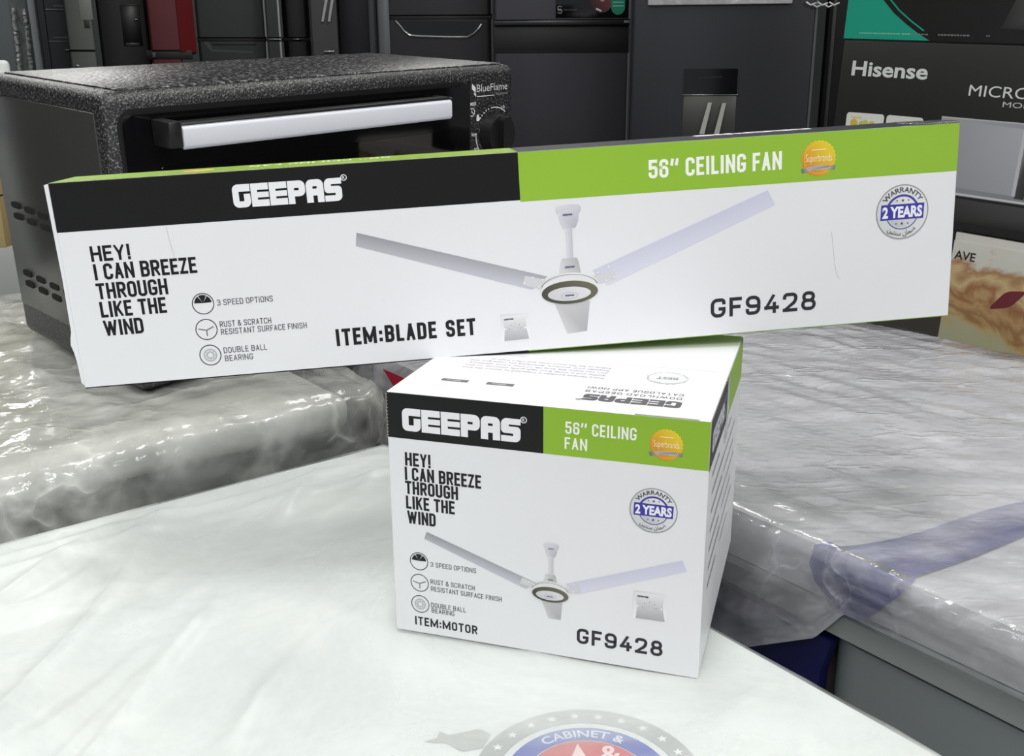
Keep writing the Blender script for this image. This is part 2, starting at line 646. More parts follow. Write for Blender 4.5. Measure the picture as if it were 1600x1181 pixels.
# ------------------------------------------------------------------ the room
M_floor = mat('floor_tile', (84, 82, 78), .35, var=.12, vscale=3)
M_wall = mat('wall_paint', (52, 54, 56), .8, var=.05)
M_ceil = mat('ceiling_paint', (205, 205, 200), .9, var=.03)
for nm, b, m in [('floor', (-4, 4, -1.8, 6.2, -0.9, -0.85), M_floor), ('ceiling', (-4, 4, -1.8, 6.2, 2.1, 2.15), M_ceil),
                 ('wall_back', (-4, 4, 6.2, 6.3, -0.9, 2.15), M_wall), ('wall_left', (-4.1, -4, -1.8, 6.2, -0.9, 2.15), M_wall),
                 ('wall_right', (4, 4.1, -1.8, 6.2, -0.9, 2.15), M_wall)]:
    tag(MB().box(*b).build(nm, m), None, None, kind='structure')

# ------------------------------------------------------------------ chest freezers in plastic
EN, ET = np.array([.802, .597, 0]), np.array([.597, -.802, 0])   # right edge normal and direction
EM, ES = np.array([-.614, .789, 0]), np.array([.789, .614, 0])   # back edge normal and direction
CORNER = np.array([-.131, .972, 0])                              # back right corner of the white freezer

M_white = mat('white_enamel', (222, 227, 226), .4, var=.02)
M_grey = mat('grey_enamel', (124, 131, 131), .38, var=.05, vscale=4)
M_rim = mat('grey_plastic_rim', (142, 147, 146), .42)
M_pale = mat('pale_packing_foam', (210, 211, 213), .75, var=.08, vscale=9, bump=.3, bscale=80)
M_blue = mat('blue_packing_sheet', (36, 46, 140), .45, var=.15, vscale=12)
M_dark = mat('dark_blue_sheet', (14, 18, 78), .5)
M_filmW = film_mat('milky_film', (231, 236, 234), .06, .85, 5, .25, .3, (1, 1, 1), .28, 12, 6, .3, .15)
M_filmG = film_mat('clear_crumpled_film', (226, 228, 223), .12, .55, 14, .12, .9, (1, 1, 1), .32, 34, 13, .9, .28)
M_filmR = film_mat('clear_stretch_film', (224, 224, 232), .12, .5, 11, .09, 1.1, (.6, 1.5, 1), .28, 44, 20, .9, .16)


def oriented(origin, ex, ey):
    m = Matrix.Identity(4)
    for i in range(3):
        m[i][0], m[i][1] = ex[i], ey[i]
        m[i][3] = origin[i]
    return m


# white freezer in front: x runs along the back edge to the left, y towards the camera
fz = thing('chest_freezer', 'white chest freezer under milky plastic film, carrying the square fan carton', 'freezer')
aX, aY = -ES, np.array([.597, -.802, 0])
fz_m = oriented(CORNER + np.array([0, 0, 0]), aX, aY)
MB().boxv(.003, 1.15, .003, .62, -.085, -.0006, .006, 4, 2, fz_m).build('lid', M_white, fz)
MB().boxv(.02, 1.13, .02, .60, -.85, -.09, .03, 5, 2, fz_m).build('body', M_white, fz)
# film over the lid
nu, nv = 250, 170
A, B = np.meshgrid(np.linspace(-.05, 1.2, nu), np.linspace(-.05, .66, nv), indexing='ij')


def fold(A, B, a0, a1, b0, b1, r):
    da = np.where(A < a0, A - a0, np.where(A > a1, A - a1, 0))
    db = np.where(B < b0, B - b0, np.where(B > b1, B - b1, 0))
    d = np.hypot(da, db) + 1e-9
    th = np.minimum(d / r, math.pi / 2)
    hor = r * np.sin(th)
    drop = r * (1 - np.cos(th)) + np.maximum(0, d - r * math.pi / 2)
    return np.clip(A, a0, a1) + da / d * hor, np.clip(B, b0, b1) + db / d * hor, -drop


fa, fb, fzz = fold(A, B, .005, 1.15, .005, .62, .006)
P = np.zeros((nu, nv, 3))
wx, wy = A, B
h = .0065 * ridged(wx * 3.2 + wy * 3.5, wy * 9 - wx * 9, 3, 6) + .0034 * ridged(wx * 7 + wy * 6, wy * 22 - wx * 17, 4, 3) \
    + .0005 * ridged(wx * 30, wy * 60 - wx * 20, 5) + .0012 * vnoise(wx * 4, wy * 4, 9)
h += .003 * np.exp(-((wy - .035 - .006 * np.sin(wx * 9)) / .006) ** 2) + .002 * np.exp(-((wy - .062 - .01 * np.sin(wx * 7 + 1)) / .005) ** 2)
h *= np.clip((np.minimum(wx, wy) - .004) / .05, .12, 1)
flat = np.clip((0.0 + np.hypot(fa - .215, fb - .345) - .0) / .1, 0, 1)     # pulled flat where the carton stands
loc3 = np.stack([fa, fb, fzz + .0012 + h * np.clip(np.maximum(np.abs(fa - .09) - .16, np.abs(fb - .29) - .17) / .04 + .15, .15, 1)], -1)
P = CORNER + loc3[..., :1] * aX + loc3[..., 1:2] * aY + loc3[..., 2:] * np.array([0, 0, 1])
P[..., 2] += np.where(fzz < -.004, .001 * np.sin(A * 130) * (fzz < 0), 0)
film = grid_mesh('film_wrap', P, M_filmW, fz)
film['label'] = 'milky wrinkled plastic film over the lid'
# round badge under the film
sa = Art(lambda u, v, o: (u, v, o), .35)
bx, by = 40, 454.5
for k in range(9):
    pass
sa.ring(bx, by, 64, 51, (168, 172, 172), 0, 360, 64)
sa.up(.05)
for k in range(26):
    an = 90 - 360 / 26 * k + 4
    sa.star(bx + 57.5 * math.cos(R(an)), by + 57.5 * math.sin(R(an)), 3.2, (235, 238, 238))
sa.ring(bx, by, 46.5, 35.2, (66, 84, 176), 0, 360, 64)
sa.disc(bx, by, 34.5, (196, 72, 78), 64)


def arc_warp(cx, cy, r, width, mid):
    def wv(px, py):
        an = R(mid) - (px - width / 2) / r
        return (cx + (r + py) * math.cos(an), cy + (r + py) * math.sin(an))
    return wv


sa.up(.05)
sa.text('CABINET &', 0, 0, 46, (226, 232, 240), 6.2, .012, warp=arc_warp(bx, by, 38, 46, 91))
sa.poly([(bx - 9, by + 18), (bx - 4, by + 32), (bx + 1, by + 18)], (236, 214, 214))
sa.text('&', bx + 8, by + 16, 12, (236, 214, 214), 14, .02)
for (x, y, an) in [(-32, 493, 20)]:
    pts = [(-20, 3), (-12, 4), (-9, 9), (-5, 4), (14, 3), (18, -4), (10, -14), (-2, -13), (-8, -3)]
    sa.poly([(x + p[0] * math.cos(R(an)) - p[1] * math.sin(R(an)), y + p[0] * math.sin(R(an)) + p[1] * math.cos(R(an))) for p in pts], (176, 180, 178))
bd = sa.build('round_badge', fz)
bd['label'] = 'round blue, red and grey sticker under the film'
# seal: raise sticker above lid
bd.location.z = -.0007

# grey wrapped freezer at the left, behind the white one
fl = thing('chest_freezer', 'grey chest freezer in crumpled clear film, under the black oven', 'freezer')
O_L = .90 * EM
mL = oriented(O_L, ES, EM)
MB().box(-1.3, .49, .010, .75, .0, .036, .013, 4, mL).build('lid', mat('toplit_lid', (206, 208, 202), .6, var=.1, vscale=7), fl)  # pale tone puts the brightness of the top into the colour
MB().boxv(-1.28, .48, .02, .73, -.85, -.001, .02, 4, 2, mL).build('body', mat('gap_shaded_body', (48, 52, 51), .5), fl)  # dark grey deepened: shade of the front gap put into the colour
nu, nv = 420, 240
A, B = np.meshgrid(np.linspace(-.95, .66, nu), np.linspace(-.22, .75, nv), indexing='ij')
fa, fb, fzz = fold(A, B, -2, .495, .014, 2, .022)
base = np.stack([fa, fb, fzz + .041], -1)
n = normals(base)
n *= np.where(n[..., 2:] < -.05, -1, 1)
hh = .011 * crumple(A, B, 21, 6, 5, 2.4, .05) + .0075 * crumple(A, B, 24, 6, 14, 2.2, .02) * (.4 + vnoise(A * 6, B * 6, 3)) + .0016 * crumple(A, B, 27, 5, 45, 2, .008)
hh += .010 * vnoise(A * 4, B * 4, 25) * (fzz < -.005)
# the film is pressed by the oven: follow the tilted oven bottom inside its footprint
OV_O, OV_E = Vector((-.3944, 1.018, .0404)), (0.06369, -0.04657, 0.80992)
OV_W, OV_D, OV_H = .5762, .2994, .3099
ovm = Matrix.Translation(OV_O) @ Euler(OV_E).to_matrix().to_4x4()
ovi = ovm.inverted()
world = O_L + base[..., :1] * ES + base[..., 1:2] * EM + base[..., 2:] * np.array([0, 0, 1])
oi = np.array(ovi)
ex_, ey_, oz_ = np.array(ovm)[:3, 0], np.array(ovm)[:3, 1], np.array(ovm)[:3, 2]
rel = world - np.array(OV_O)
lx, ly = rel @ ex_, rel @ ey_
zb = OV_O.z + (-(rel[..., 0] * oz_[0] + rel[..., 1] * oz_[1]) / oz_[2])
inside = np.clip(1 - np.maximum(np.maximum(-lx, lx - OV_W), np.maximum(-ly, ly - OV_D)) / .05, 0, 1)
nW = n[..., :1] * ES + n[..., 1:2] * EM + n[..., 2:] * np.array([0, 0, 1])
Pl = world + nW * hh[..., None]
Pl[..., 2] = np.where(inside > 0, Pl[..., 2] * (1 - inside) + inside * np.minimum(zb - .003 - .008 * (1 - inside), zb - .003), Pl[..., 2])
Pl[..., 2] = np.where(inside >= .999, np.maximum(zb - .003, .036), Pl[..., 2])
f2 = grid_mesh('film_wrap', Pl, M_filmG, fl)
f2['label'] = 'crumpled clear plastic film'

# wrapped freezer at the right
fr = thing('chest_freezer', 'grey chest freezer with wrapped pale lid and blue packing band, at the right', 'freezer')
K_R = 1.097
O_R = .610 * EN + np.array([0, 0, -.0356])
mR = oriented(O_R, ET, EN) @ Matrix.Diagonal((K_R, K_R, K_R, 1))
MB().boxv(-1.05, -.05, .006, .575, .004, .043, .018, 4, 2, mR).build('lid', M_pale, fr)
MB().boxv(-1.04, -.05, -.004, .57, -.0135, .003, .012, 3, 2, mR).build('lid_rim', M_rim, fr)
MB().boxv(-.375, -.06, -.002, .56, -.74, -.0165, .03, 6, 2, mR).build('body', M_grey, fr)
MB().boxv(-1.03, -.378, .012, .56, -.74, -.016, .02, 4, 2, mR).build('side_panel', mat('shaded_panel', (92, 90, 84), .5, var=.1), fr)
b = Art(lambda u, v, o: (u, v, o))
# blue band across the lid and down its front corner
bp_ = []
for nn in np.linspace(0.004, .2, 12):
    bp_.append((nn, -.352 + .2 * nn + .004 * math.sin(nn * 30)))
m_ = MB()
for (n0, t0), (n1, t1) in zip(bp_[:-1], bp_[1:]):
    wd0, wd1 = .042 + .02 * math.exp(-n0 * 30), .042 + .02 * math.exp(-n1 * 30)
    m_.prism([(t0 - wd0 * .5, n0, .0445), (t0 + wd0 * .5, n0, .0445), (t1 + wd1 * .5, n1, .0445), (t1 - wd1 * .5, n1, .0445)], (0, 0, .0008), mR)
m_.prism([(-.389, .002, .0452), (-.316, .002, .0452), (-.322, .002, .034), (-.330, .002, .024), (-.337, .002, .014), (-.345, .002, .006), (-.353, .002, .003), (-.364, .002, .006), (-.376, .002, .011), (-.386, .002, .018), (-.392, .002, .030)], (0, -.003, 0), mR)
m_.prism([(-.389, -.001, .0443), (-.316, -.001, .0443), (-.318, .012, .0443), (-.386, .012, .0443)], (0, 0, .001), mR)
m_.build('packing_band', M_blue, fr)['label'] = 'blue packing band across the lid'
MB().prism([(-.48, .006, -.02), (-.366, .006, -.02), (-.373, .006, -.05), (-.376, .006, -.30), (-.48, .006, -.30)], (0, -.010, 0), mR).build('hanging_sheet', M_dark, fr)['label'] = 'dark blue sheet hanging down the front'
# red printed tape on the film's far end
ra = Art(lambda u, v, o: (u, v, o))
RED = (196, 44, 66)
rt = []
nu, nv = 380, 250
A, B = np.meshgrid(np.linspace(-1.12, -.08, nu), np.linspace(-.125, .64, nv), indexing='ij')
B2 = np.where(B < 0, B * (1 - np.clip((A + .475) / .10, 0, 1) * .45 - np.clip((A + .375) / .02, 0, 1) * .22), B)
fa, fb, fzz = fold(A, B2, -1.06, 2, .002, .572, .009)
base = np.stack([fa, fb, fzz + .047], -1)
n = normals(base)
n *= np.where(n[..., 2:] < -.05, -1, 1)
hh = .0055 * crumple(A * .8 + B * .3, B * 1.3, 31, 5, 6, 2, .04) + .0042 * crumple(A * .7, B * 1.5, 34, 6, 18, 2, .015) * (.3 + vnoise(A * 7, B * 7, 5)) + .0011 * crumple(A, B, 37, 5, 55, 2, .006)
dn = np.clip((-fzz - .004) / .02, 0, 1)
lf = np.clip((-.36 - A) / .06, 0, 1)
hh += dn * lf * (.010 * ridged(A * 14 + fzz * 20, fzz * 5 + A * 2, 35, 3) + .01 * np.clip((-fzz - .01) / .06, 0, 1))
hh *= np.where(dn > 0, 1 - .5 * dn * (1 - lf), 1)
Pr = base + n * hh[..., None]
Pr = Pr * K_R
Pr = O_R + Pr[..., :1] * ET + Pr[..., 1:2] * EN + Pr[..., 2:] * np.array([0, 0, 1])
f3 = grid_mesh('film_wrap', Pr, M_filmR, fr)
f3['label'] = 'clear stretch film with many small creases'
ra = Art(lambda u, v, o: (O_R + K_R * (u * ET + (-.019 - o) * EN + np.array([0, 0, v]))).tolist())
for q in ([(-968, 44), (-962, 44), (-930, 40), (-938, 24)], [(-958, 44), (-915, 44), (-936, 26)], [(-910, 43), (-902, 43), (-924, 12), (-934, 16)], [(-898, 43), (-890, 43), (-914, 8), (-920, 10)],
          [(-934, 15), (-914, 8), (-916, 4), (-937, 11)]):
    ra.poly(q, RED)
ra.build('printed_tape', fr)['label'] = 'red printed marks on the film'

# ------------------------------------------------------------------ the two fan cartons
M_card = mat('white_carton_board', (226, 227, 231), .42, var=.012, vscale=12)
M_brown = mat('bare_corrugated_edge', (150, 140, 118), .9, bump=.4, bscale=400)
M_tape = film_mat('clear_tape', (210, 214, 214), .08, .2, 30, .1, .9, (1, 1, 1), .3, 90)
GREEN, BLACK, WHITE = (143, 185, 56), (13, 13, 15), (232, 233, 237)
INKD, INKM = (38, 38, 42), (96, 96, 102)


def warranty(a, cx, cy, r):
    a.disc(cx, cy, r, (205, 208, 209), 64, col2=(226, 228, 230))
    a.up()
    a.ring(cx, cy, r, r * .955, (150, 152, 156), n=64)
    a.ring(cx, cy, r * .64, r * .56, (70, 66, 156), 15, 165, 40)
    a.ring(cx, cy, r * .64, r * .60, (92, 92, 150), 195, 345, 40)
    a.disc(cx, cy, r * .555, (188, 192, 196), 48, col2=(228, 230, 232))
    a.up()
    for k in (-1, 0, 1):
        a.star(cx + k * r * .22, cy + r * .42, r * (.07 if k == 0 else .045), (60, 60, 66))
        a.star(cx + k * r * .22, cy - r * .42, r * (.07 if k == 0 else .045), (60, 60, 66))
    a.poly([(cx - .83 * r, cy - .27 * r), (cx + .81 * r, cy - .27 * r), (cx + .83 * r, cy + .29 * r), (cx - .81 * r, cy + .29 * r)], (64, 60, 158))
    a.up()
    a.text('2 YEARS', cx - .76 * r, cy - .18 * r, 1.52 * r, (236, 238, 246), .37 * r, .045)
    a.text('WARRANTY', 0, 0, 1.5 * r, (66, 66, 70), .18 * r, .014, warp=arc_warp(cx, cy, .72 * r, 1.5 * r, 90))

    def low(px, py):
        an = R(270) + (px - .6 * r) / (.86 * r)
        return (cx + (.86 * r - py) * math.cos(an), cy + (.86 * r - py) * math.sin(an))
    a.text('\ufee6\ufef4\ufe98\ufee8\ufeb3 \ufee5\ufe8e\ufee4\ufebf', 0, 0, 1.2 * r, (70, 70, 74), .17 * r, .01, warp=low)


def gold_seal(a, cx, cy, r):
    pts, cols = [], []
    for k in range(52):
        rr = r * (1.0 if k % 2 else .93)
        an = k * 2 * math.pi / 52
        x, y = rr * math.cos(an), rr * math.sin(an)
        t = max(0, min(1, (x + y) / (2 * r) * .8 + .5))
        pts.append((cx + x, cy + y))
        cols.append((206 + 22 * t, 134 + 72 * t, 42 + 8 * t))
    a.poly(pts, (220, 170, 46), cols)
    a.up()
    a.ring(cx, cy, r * .84, r * .81, (232, 190, 70), n=48)
    a.poly([(cx - 1.0 * r, cy - .52 * r), (cx - .5 * r, cy - .42 * r), (cx + .1 * r, cy - .38 * r), (cx + .98 * r, cy - .44 * r), (cx + .92 * r, cy - .66 * r), (cx + .1 * r, cy - .6 * r), (cx - .5 * r, cy - .66 * r), (cx - .92 * r, cy - .76 * r)],
           (170, 166, 168), [(110, 112, 104), (176, 172, 176), (214, 210, 216), (128, 124, 122), (120, 116, 112), (208, 204, 210), (166, 162, 166), (96, 98, 92)])
    a.up()
    a.text('Superbrands', cx - .74 * r, cy - .16 * r, 1.5 * r, (250, 236, 196), .42 * r, -.004)
    a.rect(cx - .4 * r, cy + .44 * r, cx + .42 * r, cy + .5 * r, (246, 226, 160))


def icons(a, pts, r, col=INKD):
    for k, (cx, cy) in enumerate(pts):
        a.ring(cx, cy, r, r * .92, col, n=40)
        if k == 0:
            for a0, a1 in ((4, 57), (63, 117), (123, 176)):
                p = [(cx, cy + .06 * r)] + [(cx + .78 * r * math.cos(R(a0 + (a1 - a0) * q / 8)), cy + .04 * r + .78 * r * math.sin(R(a0 + (a1 - a0) * q / 8))) for q in range(9)]
                a.poly(p, (26, 26, 30))
        elif k == 1:
            for an, ln in ((25, .7), (166, .72), (270, .5)):
                for q in ribbon([(cx, cy - .08 * r), (cx + ln * r * math.cos(R(an)), cy - .08 * r + ln * r * math.sin(R(an)))], .09 * r):
                    a.poly([tuple(p) for p in q], INKM)
        else:
            a.ring(cx, cy, .62 * r, .5 * r, (178, 180, 184), n=24)
            a.ring(cx, cy, .36 * r, .24 * r, (178, 180, 184), n=24)
            for q in range(8):
                a.disc(cx + .43 * r * math.cos(q * .785), cy + .43 * r * math.sin(q * .785), .09 * r, (200, 201, 205), 10)


def grad(a, pts, cols):
    a.poly(pts, None, cols)


def fan_picture(a, d, brand):
    """the printed picture of the ceiling fan; d holds outline points in mm"""
    L1, L2, L3 = (148, 149, 155), (196, 197, 208), (202, 203, 220)
    grad(a, d['b1'], [L1, (176, 177, 184), L2, (166, 167, 174)])
    grad(a, d['b2'], [L3, (214, 214, 228), (208, 209, 226), (198, 200, 220)])
    grad(a, d['b3'], [(196, 196, 198), (186, 186, 190), (168, 168, 172), (200, 200, 202)])
    a.up()
    x, y0, y1, wr = d['rod']
    grad(a, [(x - wr, y1), (x + wr, y1), (x + wr, y0), (x - wr, y0)], [(214, 214, 220), (190, 191, 198), (190, 191, 198), (214, 214, 220)])
    cx, yt, yb, wt = d['can']
    hgt = yt - yb
    pts = [(cx - wt, yt - .12 * hgt), (cx - .8 * wt, yt), (cx, yt + .05 * hgt), (cx + .8 * wt, yt), (cx + wt, yt - .12 * hgt), (cx + .96 * wt, yt - .3 * hgt), (cx + .8 * wt, yt - .38 * hgt),
           (cx + .76 * wt, yt - .7 * hgt), (cx + .5 * wt, yb), (cx - .4 * wt, yb), (cx - .72 * wt, yt - .7 * hgt), (cx - .78 * wt, yt - .38 * hgt), (cx - .96 * wt, yt - .3 * hgt)]
    grad(a, pts, [(206, 207, 214), (216, 217, 222), (220, 221, 226), (204, 205, 214), (190, 191, 200), (186, 187, 197), (196, 197, 206), (192, 193, 202), (178, 179, 190), (206, 207, 214), (214, 215, 221), (210, 211, 217), (204, 205, 212)])
    mx, mt, mb, m0, m1 = d['motor']
    pts = [(mx - m0 * .82, mt), (mx + m0 * .82, mt), (mx + m0, mt - .2 * (mt - mb)), (mx + m1, mb), (mx - m1, mb), (mx - m0, mt - .2 * (mt - mb))]
    grad(a, pts, [(196, 196, 196), (176, 176, 178), (172, 172, 174), (182, 182, 184), (214, 214, 216), (206, 206, 208)])
    a.up()
    dx, dy, rx, ry = d['disc']
    for k in (-1, 1):   # blade irons
        a.poly([(dx + k * rx * .8, dy + ry * .75), (dx + k * rx * 1.5, dy + ry * 1.15), (dx + k * rx * 1.62, dy + ry * .5), (dx + k * rx * .95, dy + ry * .2)], (206, 206, 210))
    a.up()
    sy = ry / rx
    a.disc(dx, dy + .16 * ry, rx, (206, 206, 208), 56, sy * .96, (232, 232, 234))
    a.up()
    a.ring(dx, dy + .12 * ry, rx * .985, rx * .95, (128, 126, 110), 10, 170, 40, sy * .9)
    a.up()
    a.disc(dx, dy - .04 * ry, rx * .99, (222, 222, 224), 56, sy * .92)
    a.up()
    a.disc(dx, dy - .2 * ry, rx * .965, (66, 66, 62), 56, sy * .8, (112, 110, 90))
    a.up()
    a.disc(dx - .02 * rx, dy - .3 * ry, rx * .74, (196, 196, 200), 48, sy * .64, (220, 220, 224))
    a.up()
    a.ring(dx - .02 * rx, dy - .42 * ry, rx * .3, rx * .26, (186, 186, 190), 0, 360, 30, .4)
    for (bx_, by_, bw) in brand:
        geepas(a, bx_ - bw / 2, by_, bw, bw * .16, (62, 60, 120), (205, 206, 212), reg=False)
    a.up()
    for hx, hy in d['holes']:
        a.disc(hx, hy, d['hr'], (240, 240, 244), 10)


def switch_plate(a, x0, y0, x1, y1):
    w_, h_ = x1 - x0, y1 - y0
    grad(a, [(x0, y0), (x1, y0), (x1, y1), (x0, y1)], [(236, 236, 240), (238, 238, 242), (222, 222, 226), (214, 214, 218)])
    a.ring((x0 + x1) / 2, (y0 + y1) / 2, 0, 0, (0, 0, 0), n=3)
    a.up()
    g = [(x0 + .09 * w_, y0 + .02 * h_), (x1 - .02 * w_, y0 + .03 * h_), (x1 - .1 * w_, y0 + .45 * h_), (x1 - .08 * w_, y1 - .06 * h_), (x0 + .05 * w_, y1 - .06 * h_), (x0 + .13 * w_, y0 + .45 * h_)]
    grad(a, g, [(166, 166, 170), (168, 168, 172), (196, 197, 200), (226, 227, 230), (226, 227, 230), (196, 197, 200)])
    a.up()
    geepas(a, x0 + .12 * w_, y0 + .78 * h_, .34 * w_, .06 * h_, (60, 60, 68), (220, 221, 224), reg=False)
    cx, cy = (x0 + x1) / 2, y0 + .46 * h_
    a.disc(cx, cy, .1 * w_, (198, 199, 203), 24)
    for an in (0, 40, 90, 140, 180):
        a.disc(cx + .2 * w_ * math.cos(R(an)), cy + .2 * h_ * math.sin(R(an)), .014 * w_, (96, 96, 102), 8)
    for k in (-1, 1):
        a.disc(cx + k * .36 * w_, cy, .028 * w_, (244, 244, 246), 12)


# ---- long carton (blade set): origin at the lower left front corner
BL, BH, BD = .6229, .1395, .0581
bc = thing('fan_carton', 'long white and green ceiling fan carton marked BLADE SET, lying across the square carton', 'carton', (-.2941, .6591, .1597), (-.0239, -.0504, .1073))
MB().box(0, BL, 0, BD, 0, BH, .0006, 1).build('carton_body', M_card, bc)
FB = lambda u, v, o: (u, -o, v)
TB = lambda u, v, o: (u, v, BH + o)
UB = lambda u, v, o: (u, v, -o)
a = Art(FB, .05)
a.rect(.4, 107.2, 308.4, 139.3, BLACK)
a.rect(308.4, 106, 622.6, 139.3, GREEN)
a.rect(.4, .1, 308.4, .8, BLACK)
a.rect(308.4, .1, 622.6, .6, (120, 156, 48))
a.build('header_band', bc)
a = Art(TB, .05)
a.rect(.4, .3, 308.4, 57.6, (126, 160, 48))
a.rect(308.4, .3, 622.6, 57.6, (34, 36, 44))
rr = random.Random(4)
for k in range(46):
    x = 4 + rr.random() * 300
    a.layer = .09
    ww = rr.random() * 9 + 1.5
    a.poly([(x, .3), (x + ww, .3), (x + ww * .7, 1.2 + rr.random() * 1.5), (x + ww * .2, .8 + rr.random() * 2)], (214, 224, 178))
for k in range(60):
    x = 310 + rr.random() * 310
    ww = rr.random() * 3 + .8
    a.poly([(x, .3), (x + ww, .3), (x + ww * .6, .7 + rr.random() * .9)], (172, 180, 170))
for (x, y, wd, hh_) in [(150, 6, 70, 3), (60, 10, 60, 2), (170, 13, 30, 2.5)]:
    a.poly([(x, y), (x + wd, y + 1), (x + wd * .9, y + hh_), (x + wd * .1, y + hh_ * .7)], (206, 216, 160))
a.stroke('56" CEILING FAN', 222, 47, 13, 98, (226, 236, 206), .14, .42, .1, flip=True)
gold_seal(a, 90, 28, 12)
geepas(a, 532, 54, 88, 14.5, (226, 228, 232), (34, 36, 44), flip=True)
a.build('top_print', bc)
a = Art(UB, .05)
a.rect(.4, .3, 308.4, 57.6, BLACK)
a.rect(308.4, .3, 622.6, 57.6, GREEN)
a.build('bottom_print', bc)
# end flap, a little proud and torn at the left
m_ = MB()
ed = [(0.001, .0012), (-.0016, .004), (-.0022, .02), (-.0030, .026), (-.0042, .031), (-.0036, .036), (-.0024, .040), (-.0018, .075), (-.0022, .11), (-.0026, .1385), (.001, .1385)]
m_.prism([(x, .0004, z) for x, z in ed], (0, BD - .002, 0))
m_.build('end_flap', M_card, bc)['label'] = 'white carton end flap with torn edge'
MB().box(-.0012, .0, .006, .03, .024, .030).build('torn_edge', M_brown, bc)
MB().box(BL - .032, BL + .0006, -.0006, .03, BH + .0002, BH + .0012, .0003, 1).build('clear_tape', M_tape, bc)
a = Art(FB)
geepas(a, 116.4, 115.3, 72.6, 15.3, WHITE, BLACK)
a.build('maker_mark', bc)
a = Art(FB)
a.stroke('56" CEILING FAN', 398.4, 115.6, 12.6, 95, (240, 243, 236), .17, .42, .08)
a.build('product_name', bc)
a = Art(FB)
gold_seal(a, 520, 121.4, 12.8)
a.build('gold_seal', bc)
a = Art(FB)
for s_, x, y, wd in [('HEY!', 19.2, 86.5, 26.0), ('I CAN BREEZE', 19.2, 74, 67.4), ('THROUGH', 18.9, 61, 46.6), ('LIKE THE', 19.2, 48.4, 43.6), ('WIND', 19.4, 35.6, 26.2)]:
    a.stroke(s_, x, y, 10.4 if s_ == 'HEY!' else 10.9, wd, (20, 20, 24), .175, .45, .07)
a.build('slogan', bc)
a = Art(FB)
icons(a, [(87.2, 52.6), (87.0, 34.6), (87.1, 16.4)], 7.4)
for s_, x, y, wd in [('3 SPEED OPTIONS', 96.5, 50.5, 37.6), ('RUST & SCRATCH', 96.3, 35.4, 34.8), ('RESISTANT SURFACE FINISH', 96.4, 30, 58.4), ('DOUBLE BALL', 96.4, 16.9, 29.6), ('BEARING', 96.5, 11.1, 19.2)]:
    a.stroke(s_, x, y, 4.1, wd, (78, 78, 84), .125, .5, .13)
a.build('feature_icons', bc)
a = Art(FB)
a.stroke('ITEM:BLADE SET', 173.6, 15.2, 12.2, 98, (24, 24, 28), .19, .42, .1, space=.34)
a.build('item_lettering', bc)
a = Art(FB)
a.stroke('GF9428', 442, 13.2, 14.0, 78.5, (46, 46, 52), .18, .66, .17)
a.build('model_number', bc)
a = Art(FB)
warranty(a, 583.2, 79.6, 19.6)
a.build('warranty_seal', bc)
a = Art(FB)
fan_picture(a, dict(
    b1=[(195.2, 93.1), (193.9, 84.1), (313.5, 44.2), (324.5, 52.8)], b2=[(356.4, 54.6), (367.5, 43.2), (489.1, 91.5), (483.4, 101.9)],
    b3=[(328, 35), (354, 33), (351.1, 11.5), (337.1, 10.6)], rod=(341.1, 62, 90, 2.3), can=(341.2, 101.4, 85.6, 8.9),
    motor=(340.7, 64.6, 51.5, 6.3, 8), disc=(339.9, 42.6, 20.8, 10.6), holes=[(314, 53), (321, 51), (318, 46), (308, 49.5), (360, 53), (368, 56.6), (366, 47), (372, 49)], hr=.6),
    [(340.6, 94.5, 6.8), (340.6, 58, 6.8), (339.6, 37.8, 6.6)])
a.build('fan_picture', bc)
a = Art(FB)
switch_plate(a, 289.6, 8.6, 309.6, 28.2)
a.build('switch_picture', bc)
# hairline dents in the board
for pts in ([(70.5, 106), (71.4, 98), (72.4, 90), (73, 84)], [(531, 69), (532.4, 57), (534.2, 45), (535.6, 38), (538.5, 34)]):
    a = Art(FB, .08)
    for q in ribbon(pts, .3):
        a.poly([tuple(p) for p in q], (186, 186, 190))
    a.build('crease_line', bc)

# ---- square carton (motor)
ML, MH, MD = .205, .1709, .2024
mc = thing('fan_carton', 'square white and green ceiling fan carton marked MOTOR, on the white freezer', 'carton', (-.0804, .6074, 0.0022), (0, 0, -.3075))
MB().box(0, ML, 0, MD, 0, MH - .0012, .0006, 1).build('carton_body', M_card, mc)
# lid flap with soft worn edges
m_ = MB()
m_.box(.0004, ML - .0004, .0004, MD - .0004, MH - .0014, MH, .0005, 1)
m_.build('top_flap', M_card, mc)
FM = lambda u, v, o: (u, -o, v)
TM = lambda u, v, o: (u, v, MH + o)
RM = lambda u, v, o: (ML + o, u, v)
a = Art(FM, .05)
a.rect(.3, 140, 104.2, 170.3, BLACK)
a.rect(104.2, 140, 204.7, 170.3, (140, 181, 52))
a.build('header_band', mc)
a = Art(FM)
geepas(a, 10.7, 145.4, 79.6, 15.3, WHITE, BLACK)
a.build('maker_mark', mc)
a = Art(FM)
a.stroke('56" CEILING', 118, 154.5, 7.8, 43.6, (240, 243, 236), .15, .42, .1)
a.stroke('FAN', 117.7, 144.6, 7.6, 14, (240, 243, 236), .15, .42, .1)
a.build('product_name', mc)
a = Art(FM)
gold_seal(a, 179.4, 153.7, 10.2)
a.build('gold_seal', mc)
a = Art(FM)
for s_, x, y, wd in [('HEY!', 11.6, 121.5, 17.8), ('I CAN BREEZE', 11, 111.4, 52.4), ('THROUGH', 11, 101.7, 36.6), ('LIKE THE', 11.1, 91.2, 34), ('WIND', 11.6, 80.7, 20)]:
    a.stroke(s_, x, y, 9.2, wd, (24, 24, 28), .175, .45, .07)
a.build('slogan', mc)
a = Art(FM)
